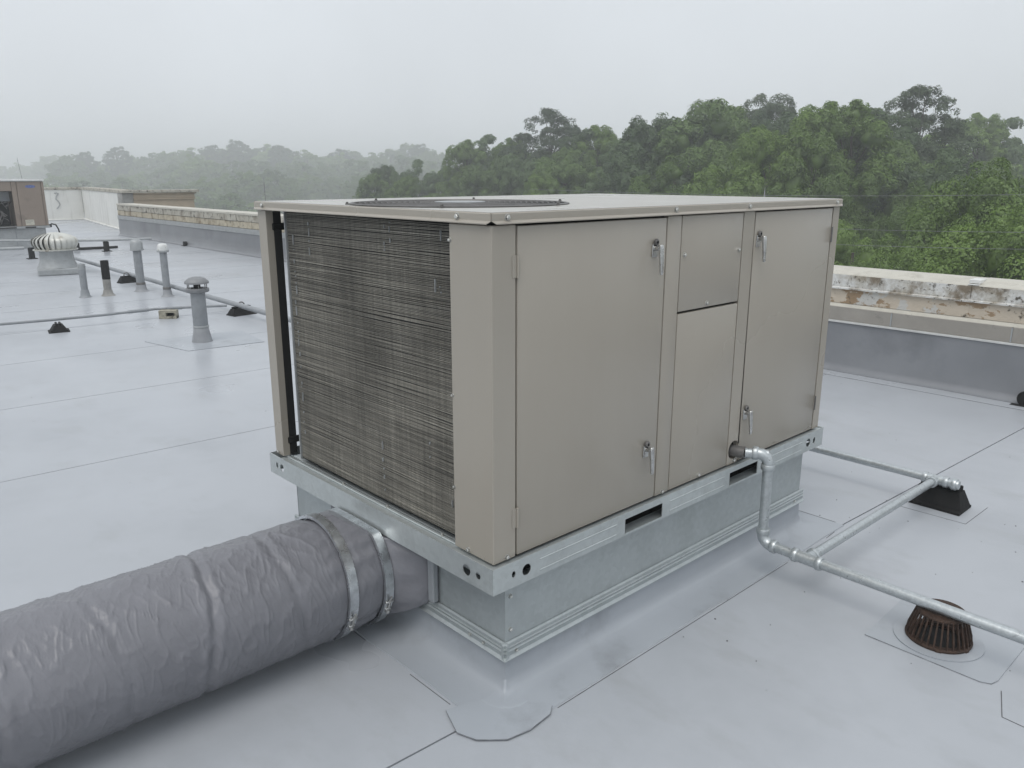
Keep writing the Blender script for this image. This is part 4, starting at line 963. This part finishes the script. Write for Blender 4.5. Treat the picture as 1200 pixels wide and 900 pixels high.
def leaves_mesh(name, subs, size, cover, flat=1., cores=()):
    """subs: n x 8 array of sub-clump centre, outward direction, radius, tint. Small leaf faces lie on the outer shell of each sub-clump"""
    P = []; T_ = []; Nn = []; S = []
    for q in subs:
        c, d, r, ti = q[:3], q[3:6], q[6], q[7]
        n = int(cover*r*r/(size*size))+8
        v = rng.normal(0, 1, (n, 3))+d*.75+np.array([0, 0, .25]); v /= np.linalg.norm(v, axis=1)[:, None]
        rr = r*(.72+.38*rng.random(n)**.6)*(1+.28*vnoise(v*2.6+c*5.3, 6))
        p = v*rr[:, None]; p[:, 2] *= flat
        P.append(p+c); Nn.append(v+rng.normal(0, .30, (n, 3))+np.array([0, 0, .3])); T_.append(np.clip(ti+rng.normal(0, .15, n), 0, 1)); S.append(size*(.6+.8*rng.random(n)))
    P = np.concatenate(P); Nn = np.concatenate(Nn); T_ = np.concatenate(T_); S = np.concatenate(S)
    Nn /= np.linalg.norm(Nn, axis=1)[:, None]
    a = rng.normal(0, 1, P.shape); a -= Nn*(a*Nn).sum(1)[:, None]; a /= np.linalg.norm(a, axis=1)[:, None]; b_ = np.cross(Nn, a)
    s = S[:, None]
    V = np.stack([P-a*s, P+b_*s*.55+Nn*s*.10, P+a*s, P-b_*s*.55+Nn*s*.10], 1).reshape(-1, 3)
    tint = np.repeat(T_, 4); Fq = np.arange(len(V)).reshape(-1, 4)
    if len(cores):                                                     # solid cores added inside each mound to block light and shade what lies under
        lat = []; fl = []
        for a in range(3):
            for k in range(8):
                t = (-.6, .1, .75)[a]; q = math.sqrt(1-t*t); lat.append((q*math.cos(k*math.pi/4+a*.4), q*math.sin(k*math.pi/4+a*.4), t))
        lat = np.array(lat+[(0, 0, -.9)]*8+[(0, 0, 1.)]*8)
        def ring(a, b): return [(a*8+k, a*8+(k+1) % 8, b*8+(k+1) % 8, b*8+k) for k in range(8)]
        fl = np.array(ring(3, 0)+ring(0, 1)+ring(1, 2)+ring(2, 4)); base = len(V); VV = []; FF = []
        for c, r in cores:
            FF.append(fl+base+40*len(VV)); VV.append(np.array(c)+lat*r*(1+.18*rng.normal(0, 1, (40, 1))*(np.abs(lat[:, 2:]) < .89)))
        V = np.concatenate([V]+VV); Fq = np.concatenate([Fq]+FF); tint = np.concatenate([tint, np.full(40*len(VV), .3)])
    me = mesh_np(name, V, Fq)
    at = me.attributes.new('tint', 'FLOAT', 'POINT'); at.data.foreach_set('value', tint.astype(np.float32))
    return me
def limb_mesh(name, H, cl, r0):
    b = MB(); pts = [Vector((.25*math.sin(z*.5)*z/H, .2*math.cos(z*.4)*z/H, z)) for z in np.linspace(0, H*.86, 9)]
    b.sweep(pts, [r0*(1-.85*i/8)+.02 for i in range(9)], 8)
    for c in cl[::3]:
        c = Vector(c); z0 = min(H*.82, max(H*.25, c.z-.35*math.hypot(c.x, c.y)-.4)); i = min(8, int(z0/(H*.86)*8)); p = pts[i]
        mid = p.lerp(c, .55)+Vector((0, 0, -.2)); b.sweep([p, mid, c], [r0*.24, r0*.13, .02], 5)
    bmesh.ops.recalc_face_normals(b.bm, faces=b.bm.faces[:]); me = bpy.data.meshes.new(name); b.bm.to_mesh(me); b.bm.free(); me.materials.append(M['bark'])
    return me
SHAPE = {   # half width, centre height, half height (of H), mound radius, mounds, lowest direction
 'broad': (.275, .56, .37, (.066, .108), 46, -.75), 'tall': (.170, .54, .41, (.046, .076), 54, -.9), 'bush': (.40, .42, .45, (.085, .145), 38, -.6), 'pine': (.145, .72, .23, (.044, .074), 52, -.9)}
def crown(H, kindc, seed, nsub):
    rd = np.random.default_rng(seed); w_, cz, hh, (ra, rb), n, lo = SHAPE[kindc]; mounds = []; subs = []; cores = []
    for k in range(n):
        u = lo+(1-lo)*((k+.5)/n); a = k*2.39996+rd.normal(0, .35); q = math.sqrt(max(0, 1-u*u)); rr = .60+.36*rd.random()
        if kindc == 'tall': q = q**.7
        bul = 1+.22*math.sin(2*a+seed)+.16*math.sin(3*a+seed*2.3)
        R_ = H*rd.uniform(ra, rb)*(1.1-.3*max(0, u))
        c = np.array([w_*H*rr*q*math.cos(a)*bul, w_*H*rr*q*math.sin(a)*bul, H*(cz+hh*u*(.82+.18*rd.random()))+rd.normal(0, .02*H)])
        c[2] = min(c[2], H-R_*.95); mounds.append(c); cores.append((c, R_*.52))
        out = np.array([c[0], c[1], (c[2]-cz*H)*.6+.25*H*.3]); out /= np.linalg.norm(out)+1e-6; ti = .22+.46*rd.random()
        for m_ in range(nsub):
            d = rd.normal(0, 1, 3)+out*.8+np.array([0, 0, .35]); d /= np.linalg.norm(d)
            if kindc == 'pine': d[2] *= .75
            subs.append(np.concatenate([c+d*R_*rd.uniform(.62, .98), d, [R_*rd.uniform(.26, .46), np.clip(ti+rd.normal(0, .10), 0, 1)]]))
    for k in range(5 if kindc in ('tall', 'broad') else 0):          # sprays standing out of the top
        a = rd.uniform(0, 6.28); subs.append(np.array([w_*H*.13*math.cos(a), w_*H*.13*math.sin(a), H-.75-.7*rd.random(), 0, 0, 1, .42, .6]))
    if kindc == 'pine': cores = []
    else: cores += [(np.array([0, 0, H*(cz-.16+.12*q)]), w_*H*(.40-.05*q)) for q in range(3)]
    return mounds, np.array(subs), cores
PROTO = {}
def proto(key, H, kindc, seed, lm, size, cover, nsub=13, r0=.22, flat=1.):
    mo, su, co = crown(H, kindc, seed, nsub); me = leaves_mesh(key+'_leaves', su, size, cover, flat, co); me.materials.append(LM[lm])
    PROTO[key] = (H, me, limb_mesh(key+'_limbs', H, mo, r0))
proto('broad_a', 13, 'broad', 1, 0, .062, 4.6); proto('broad_b', 13, 'broad', 2, 3, .062, 4.6); proto('broad_c', 13, 'broad', 5, 1, .060, 4.6)
proto('tall_a', 14, 'tall', 3, 3, .060, 4.6); proto('tall_b', 14, 'tall', 8, 1, .060, 4.6)
proto('bush_a', 7, 'bush', 4, 1, .030, 3.6, 12); proto('bush_b', 7, 'bush', 6, 1, .030, 3.6, 12)
proto('pine_a', 16, 'pine', 7, 2, .060, 3.2, 10, .24, .92); proto('pine_b', 16, 'pine', 19, 2, .060, 3.2, 10, .24, .92)
proto('far_a', 13, 'broad', 12, 0, .17, 4.6, 9); proto('far_b', 13, 'broad', 13, 0, .17, 4.6, 9); proto('far_c', 13, 'broad', 14, 1, .17, 4.6, 9); proto('far_pine', 16, 'pine', 15, 2, .13, 4., 8, .3, .85)
def tree(key, az, dist, tan, label, group, wide=1., name=None):
    H, lv, lb = PROTO[key]
    x, y = CAM.x+dist*math.cos(R(az)), CAM.y+dist*math.sin(R(az)); s_ = (1.65+dist*tan-GZ)/H
    t = thing(name or ('pine_tree' if 'pine' in key else 'bushy_tree' if 'bush' in key else 'broadleaf_tree'), (x, y, GZ-.05), label, 'tree', group)
    t.scale = (s_*wide, s_*wide, s_); t.rotation_euler = (0, 0, random.uniform(0, 6.28))
    for n_, me in (('crown', lv), ('trunk', lb)):
        o = bpy.data.objects.new(n_, me); col.objects.link(o); o.parent = t
GN, GM, GF, GP_ = 'bright trees just beyond the right parapet', 'dark green trees of the near wood', 'trees of the distant wood fading into the mist', 'pines standing above the wood'
# name, azimuth from +x (degrees), distance (m), slope up to the top, label
TREES = [
 ('bush_a', 26.91, 33, -0.0165, 'rounded green bush behind the rear right corner of the unit top', GN, 0.75),
 ('bush_b', 21.02, 37, 0.0059, 'shaded green bush left of the right edge tree, halfway up the wood', GN, 0.6),
 ('bush_a', 30.18, 36, -0.0015, 'rounded green bush showing above the unit top by the second door', GN, 0.75),
 ('bush_a', 16.17, 27, 0.0429, 'bright green tree rising at the right picture edge, close beyond the parapet', GN, 0.72),
 ('bush_b', 18.58, 25, -0.0279, 'bright green bushy tree low beyond the parapet, left of the right edge tree', GN, 0.7),
 ('bush_a', 21.97, 26, -0.051, 'low bright green bush just above the parapet right of the big unit', GN, 0.75),
 ('bush_b', 24.42, 30, -0.0444, 'green bush partly hidden by the right end of the big unit', GN, 0.75),
 ('bush_a', 14.4, 22, 0.0014, 'nearest leafy branches cut by the right picture edge', GN, 0.8),
 ('broad_c', 29.89, 41, 0.0542, 'pale green leaning tree above the second latched door', GN, 0.8),
 ('broad_c', 27.1, 40, 0.0506, 'fresh green tree right of the pale leaning one, below two pointed tops', GN, 0.75),
 ('bush_b', 35.86, 46, 0.0325, 'pale green rounded tree standing out before the tall dark one', GN, 1.0),
 ('bush_a', 32.87, 39, -0.0035, 'low light green bush peeping over the unit top by its pale rod', GN, 0.9),
 ('bush_a', 40.96, 49, -0.0077, 'low green bush peeping over the unit top left of the middle', GN, 1.0),
 ('bush_b', 45.87, 52, -0.0138, 'low green bush just over the unit top near its front corner', GN, 1.0),
 ('tall_a', 23.88, 45, 0.0513, 'dark leafy tree just left below the right hand pine', GM, 1.05),
 ('broad_a', 21.89, 48, 0.0434, 'dark tree straight below the right hand pine', GM, 0.9),
 ('tall_a', 19.48, 44, 0.0339, 'dark tree between the right hand pine and the right edge tree', GM, 1.05),
 ('broad_b', 17.61, 40, 0.0127, 'dark green tree shaded behind the right edge tree', GM, 0.8),
 ('tall_b', 25.08, 44, 0.0865, 'tall pointed fresh green tree, right one of the two pointed tops', GM, 1.0),
 ('tall_b', 26.88, 45, 0.0858, 'tall pointed fresh green tree, left one of the two pointed tops', GM, 1.0),
 ('tall_a', 23.16, 51, 0.0766, 'dark tree filling the gap left of the right hand pine', GM, 1.1),
 ('broad_a', 34.32, 52, 0.0919, 'broad tall tree rising highest left of the middle pine', GM, 1.0),
 ('broad_b', 36.84, 52, 0.0795, 'dark tree on the left shoulder of the broad tall one', GM, 0.9),
 ('tall_a', 38.04, 53, 0.0626, 'feathery dark tree where the tall trees step down to the left', GM, 1.0),
 ('broad_b', 32.32, 56, 0.0828, 'dark round tree between the broad tall one and the middle pine', GM, 0.9),
 ('broad_b', 28.69, 53, 0.0776, 'dark tree right below the middle pine', GM, 0.9),
 ('broad_a', 31.23, 48, 0.0536, 'dark green tree in front of the middle pine', GM, 0.8),
 ('tall_a', 39.33, 56, 0.0532, 'grey green tree above the first latched door', GM, 1.0),
 ('tall_b', 41.25, 63, 0.0631, 'slender pale tree right of the left hand pine', GM, 1.0),
 ('tall_a', 42.51, 63, 0.0574, 'slender dark tree touching the left hand pine', GM, 1.0),
 ('broad_a', 43.42, 60, 0.0379, 'dark tree straight below the left hand pine', GM, 0.9),
 ('broad_b', 45.54, 65, 0.0399, 'dark round tree just left of the left hand pine', GM, 0.9),
 ('tall_b', 47.18, 71, 0.0478, 'misty tall tree, right one of three at the shoulder', GM, 1.0),
 ('tall_a', 49.05, 74, 0.0516, 'misty tall tree, middle one of three at the shoulder', GM, 1.0),
 ('tall_b', 50.34, 73, 0.0457, 'misty tall tree, left one of three at the shoulder', GM, 1.0),
 ('broad_a', 48.12, 66, 0.0281, 'dark tree before the three misty tall ones', GM, 0.9),
 ('broad_b', 51.89, 78, 0.0161, 'grey green tree left of the three misty tall ones', GM, 0.9),
 ('tall_a', 53.76, 82, 0.022, 'misty tree second from the left end of the near wood', GM, 1.0),
 ('broad_a', 55.68, 79, 0.016, 'misty leafy tree at the left end of the near wood', GM, 0.9),
 ('tall_b', 56.74, 78, 0.0061, 'small misty tree ending the near wood on the left', GM, 1.0),
 ('broad_c', 54.61, 70, 0.0002, 'fresh green tree low before the left end of the near wood', GM, 0.9),
 ('broad_c', 44.81, 57, 0.0033, 'fresh green tree low before the left hand pine', GM, 0.8),
 ('broad_c', 38.84, 52, 0.0102, 'fresh green tree low behind the unit top, above the first door', GM, 0.8),
 ('tall_b', 17.92, 73, 0.0673, 'pale misty tree far back right of the right hand pine', GM, 1.0),
 ('tall_a', 16.66, 76, 0.0615, 'pale misty tree top far back at the right picture edge', GM, 1.0),
 ('pine_a', 21.18, 54, 0.0925, 'tall dark pine standing above the wood at right', GP_, 1.15),
 ('pine_b', 30.18, 62, 0.0938, 'round headed pine standing above the wood in the middle', GP_, 1.0),
 ('pine_a', 44.45, 66, 0.0787, 'dark layered pine standing above the left part of the near wood', GP_, 1.15),
]
for key, az, dist, tan, lab, gr, wd in TREES: tree(key, az, dist, tan, lab, gr, wd)
# closed back row of the near wood, then the distant wood: name, azimuth, distance, slope to the top
for q in [('far_c', 49.54, 78, 0.0161), ('far_b', 47.41, 84, 0.0074), ('far_a', 45.29, 87, 0.0184), ('far_c', 43.16, 79, 0.0132)]:
    tree(*q, 'dark back row tree of the near wood, left of the middle of the unit top', 'back row of the near wood left of the middle of the unit top', 1.3)
for q in [('far_b', 41.04, 82, 0.0064), ('far_b', 39.02, 84, 0.0433), ('far_c', 36.98, 78, 0.0481), ('far_b', 34.92, 85, 0.0382), ('far_a', 32.93, 78, 0.041), ('far_a', 30.95, 80, 0.0371)]:
    tree(*q, 'dark back row tree of the near wood, behind the middle panels of the unit', 'back row of the near wood behind the middle panels of the unit', 1.3)
for q in [('far_b', 29.07, 82, 0.048), ('far_b', 27.14, 85, 0.0392), ('far_b', 25.29, 85, 0.0364)]:
    tree(*q, 'dark back row tree of the near wood, behind the right end of the unit', 'back row of the near wood behind the right end of the unit', 1.3)
for q in [('far_a', 23.52, 87, 0.04), ('far_a', 21.81, 82, 0.0449), ('far_c', 20.1, 81, 0.0425), ('far_b', 18.34, 81, 0.0274), ('far_c', 16.73, 80, 0.0247), ('far_c', 15.2, 79, 0.027), ('far_a', 13.72, 86, 0.0292), ('far_c', 12.21, 84, 0.0219)]:
    tree(*q, 'dark back row tree of the near wood, right of the unit', 'back row of the near wood right of the unit', 1.3)
FT = [('far_pine', 74.45, 336, 0.0273, 'misty umbrella pine leftmost above the distant wood'), ('far_pine', 72.67, 325, 0.0331, 'misty pine second from the left above the distant wood'), ('far_pine', 67.07, 331, 0.0364, 'misty spreading pine just left of the tallest distant one'), ('far_pine', 65.42, 332, 0.0424, 'misty round headed pine, tallest above the distant wood'), ('far_pine', 62.87, 318, 0.0373, 'misty pine right of the tallest distant one'), ('far_pine', 58.78, 335, 0.0332, 'misty pine above the rod side of the big unit top'), ('far_pine', 53.61, 334, 0.0396, 'misty pine near the left end of the near wood')]
for key, az, dist, tan, lab in FT: tree(key, az, dist, tan, lab, 'pines above the distant wood', 1.2)
for q in [('far_a', 81.05, 496, 0.0077), ('far_a', 80.4, 539, 0.0092), ('far_a', 79.6, 534, 0.0158), ('far_a', 78.88, 532, 0.0111), ('far_c', 77.99, 503, 0.0131), ('far_c', 77.19, 539, 0.0138), ('far_a', 76.37, 480, 0.022)]:
    tree(*q, "faint grey tree of the hindmost misty row, over the brown unit", "distant wood: faint grey tree of the hindmost misty row, over the brown unit", 1.35)
for q in [('far_b', 75.44, 328, 0.0225), ('far_b', 74.64, 348, 0.0208), ('far_b', 73.85, 356, 0.0155), ('far_c', 72.97, 335, 0.0167)]:
    tree(*q, "faint grey tree of the hindmost misty row, over the white wall", "distant wood: faint grey tree of the hindmost misty row, over the white wall", 1.35)
for q in [('far_c', 71.91, 359, 0.0234), ('far_b', 71.07, 349, 0.0209), ('far_b', 70.09, 332, 0.027), ('far_a', 69.33, 343, 0.0282), ('far_c', 68.39, 325, 0.0299)]:
    tree(*q, "faint grey tree of the hindmost misty row, over the tan stucco wall end", "distant wood: faint grey tree of the hindmost misty row, over the tan stucco wall end", 1.35)
for q in [('far_b', 67.32, 347, 0.0306), ('far_c', 66.25, 340, 0.0316), ('far_b', 65.44, 359, 0.0292)]:
    tree(*q, "faint grey tree of the hindmost misty row, over the far parapet", "distant wood: faint grey tree of the hindmost misty row, over the far parapet", 1.35)
for q in [('far_a', 64.32, 344, 0.0335), ('far_c', 63.33, 335, 0.0349), ('far_a', 62.39, 324, 0.0322), ('far_c', 61.1, 325, 0.0291), ('far_a', 60.17, 330, 0.0242), ('far_c', 58.97, 324, 0.0264), ('far_b', 57.95, 353, 0.0299)]:
    tree(*q, "faint grey tree of the hindmost misty row, over the big unit's fan end", "distant wood: faint grey tree of the hindmost misty row, over the big unit's fan end", 1.35)
for q in [('far_c', 56.69, 323, 0.0264), ('far_a', 55.48, 338, 0.0313), ('far_b', 54.19, 358, 0.0385), ('far_b', 52.91, 327, 0.0306), ('far_c', 51.86, 323, 0.0293), ('far_b', 50.79, 332, 0.0334), ('far_c', 49.67, 332, 0.0267), ('far_a', 48.57, 326, 0.0233), ('far_c', 47.44, 345, 0.0235)]:
    tree(*q, "faint grey tree of the hindmost misty row, fading out behind the near wood", "distant wood: faint grey tree of the hindmost misty row, fading out behind the near wood", 1.35)
for q in [('far_c', 76.37, 262, 0.0022)]:
    tree(*q, "grey green tree of the middle misty row, over the brown unit", "distant wood: grey green tree of the middle misty row, over the brown unit", 1.35)
for q in [('far_c', 75.12, 277, 0.0033), ('far_a', 73.72, 281, 0.0064)]:
    tree(*q, "grey green tree of the middle misty row, over the white wall", "distant wood: grey green tree of the middle misty row, over the white wall", 1.35)
for q in [('far_a', 72.38, 279, 0.0027), ('far_c', 71.41, 270, 0.0044), ('far_b', 70.34, 272, 0.0079), ('far_a', 69.35, 270, 0.0124), ('far_c', 68.19, 267, 0.023)]:
    tree(*q, "grey green tree of the middle misty row, over the tan stucco wall end", "distant wood: grey green tree of the middle misty row, over the tan stucco wall end", 1.35)
for q in [('far_b', 66.71, 259, 0.0156), ('far_a', 65.12, 266, 0.0175)]:
    tree(*q, "grey green tree of the middle misty row, over the far parapet", "distant wood: grey green tree of the middle misty row, over the far parapet", 1.35)
for q in [('far_a', 63.98, 260, 0.0188), ('far_a', 62.48, 280, 0.0169), ('far_b', 61.42, 256, 0.0171), ('far_c', 60.2, 271, 0.0157), ('far_a', 59.1, 281, 0.0159), ('far_a', 57.53, 257, 0.02)]:
    tree(*q, "grey green tree of the middle misty row, over the big unit's fan end", "distant wood: grey green tree of the middle misty row, over the big unit's fan end", 1.35)
for q in [('far_a', 55.83, 270, 0.016), ('far_a', 54.4, 266, 0.0245), ('far_b', 52.89, 263, 0.0189), ('far_a', 51.14, 272, 0.0177), ('far_a', 49.56, 272, 0.0151), ('far_c', 48.41, 278, 0.0135)]:
    tree(*q, "grey green tree of the middle misty row, fading out behind the near wood", "distant wood: grey green tree of the middle misty row, fading out behind the near wood", 1.35)
for q in [('far_c', 77.79, 222, -0.0089), ('far_c', 76.77, 204, -0.0069)]:
    tree(*q, "paler green tree of the front misty row, over the brown unit", "distant wood: paler green tree of the front misty row, over the brown unit", 1.35)
for q in [('far_a', 75.14, 202, -0.0043), ('far_a', 73.77, 219, -0.0079), ('far_c', 73.75, 163, -0.0215)]:
    tree(*q, "paler green tree of the front misty row, over the white wall", "distant wood: paler green tree of the front misty row, over the white wall", 1.35)
for q in [('far_a', 72.52, 223, -0.0008), ('far_b', 71.25, 199, -0.0106), ('far_c', 69.61, 215, -0.0029), ('far_c', 72.13, 158, -0.0208), ('far_b', 70.2, 165, -0.0175), ('far_b', 68.23, 162, -0.0218)]:
    tree(*q, "paler green tree of the front misty row, over the tan stucco wall end", "distant wood: paler green tree of the front misty row, over the tan stucco wall end", 1.35)
for q in [('far_c', 67.83, 198, -0.001), ('far_c', 66.43, 216, 0.0025), ('far_b', 64.89, 196, 0.0065), ('far_a', 66.21, 153, -0.0177), ('far_c', 64.46, 161, -0.0271)]:
    tree(*q, "paler green tree of the front misty row, over the far parapet", "distant wood: paler green tree of the front misty row, over the far parapet", 1.35)
for q in [('far_b', 63.62, 200, 0.0083), ('far_a', 62.43, 196, -0.0016), ('far_c', 61.1, 224, 0.0033), ('far_a', 59.42, 225, -0.001), ('far_a', 57.71, 198, 0.0027), ('far_b', 62.41, 162, -0.0243), ('far_a', 60.51, 156, -0.0282), ('far_a', 58.81, 153, -0.0262)]:
    tree(*q, "paler green tree of the front misty row, over the big unit's fan end", "distant wood: paler green tree of the front misty row, over the big unit's fan end", 1.35)
for q in [('far_a', 55.85, 212, -0.0029), ('far_a', 53.84, 202, 0.0076), ('far_c', 52.4, 216, 0.0067), ('far_c', 50.33, 207, 0.0067), ('far_a', 48.74, 206, 0.0044), ('far_c', 47.24, 224, -0.0028), ('far_a', 57.0, 158, -0.0205), ('far_a', 54.93, 159, -0.0252), ('far_c', 52.71, 151, -0.0268), ('far_b', 50.33, 166, -0.0177), ('far_a', 48.05, 168, -0.0174)]:
    tree(*q, "paler green tree of the front misty row, fading out behind the near wood", "distant wood: paler green tree of the front misty row, fading out behind the near wood", 1.35)

# power lines in front of the near wood
def azpt(az, dist, tan): return Vector((CAM.x+dist*math.cos(R(az)), CAM.y+dist*math.sin(R(az)), 1.65+dist*tan))
for a0, t0, a1, t1, lab in ((46, -.0155, 8, -.0150, 'upper thin power line crossing in front of the wood'), (40, -.049, 8, -.053, 'middle thin power line in front of the wood'), (40, -.066, 8, -.070, 'lowest thin power line in front of the wood')):
    A, B = azpt(a0, 24, t0), azpt(a1, 20, t1)
    t = thing('power_line', A, lab, 'power line', 'power lines before the wood')
    MB().sweep([A.lerp(B, k/24)+Vector((0, 0, -.12*math.sin(math.pi*k/24))) for k in range(25)],  .005, 5).build('wire', M['wire'], t)

# ------------------------------------------------------------------ haze
hz = MB().box((-900, -900, GZ-1.6), (900, 900, 18.5)).build('haze', None); kind(hz, 'stuff')
m = bpy.data.materials.new('mist'); m.use_nodes = True; N = m.node_tree.nodes; N.clear()
pv = N.new('ShaderNodeVolumePrincipled'); pv.inputs['Color'].default_value = (.97, .99, 1, 1); pv.inputs['Density'].default_value = .0031; pv.inputs['Anisotropy'].default_value = .2
o = N.new('ShaderNodeOutputMaterial'); m.node_tree.links.new(pv.outputs[0], o.inputs['Volume']); hz.data.materials.append(m)
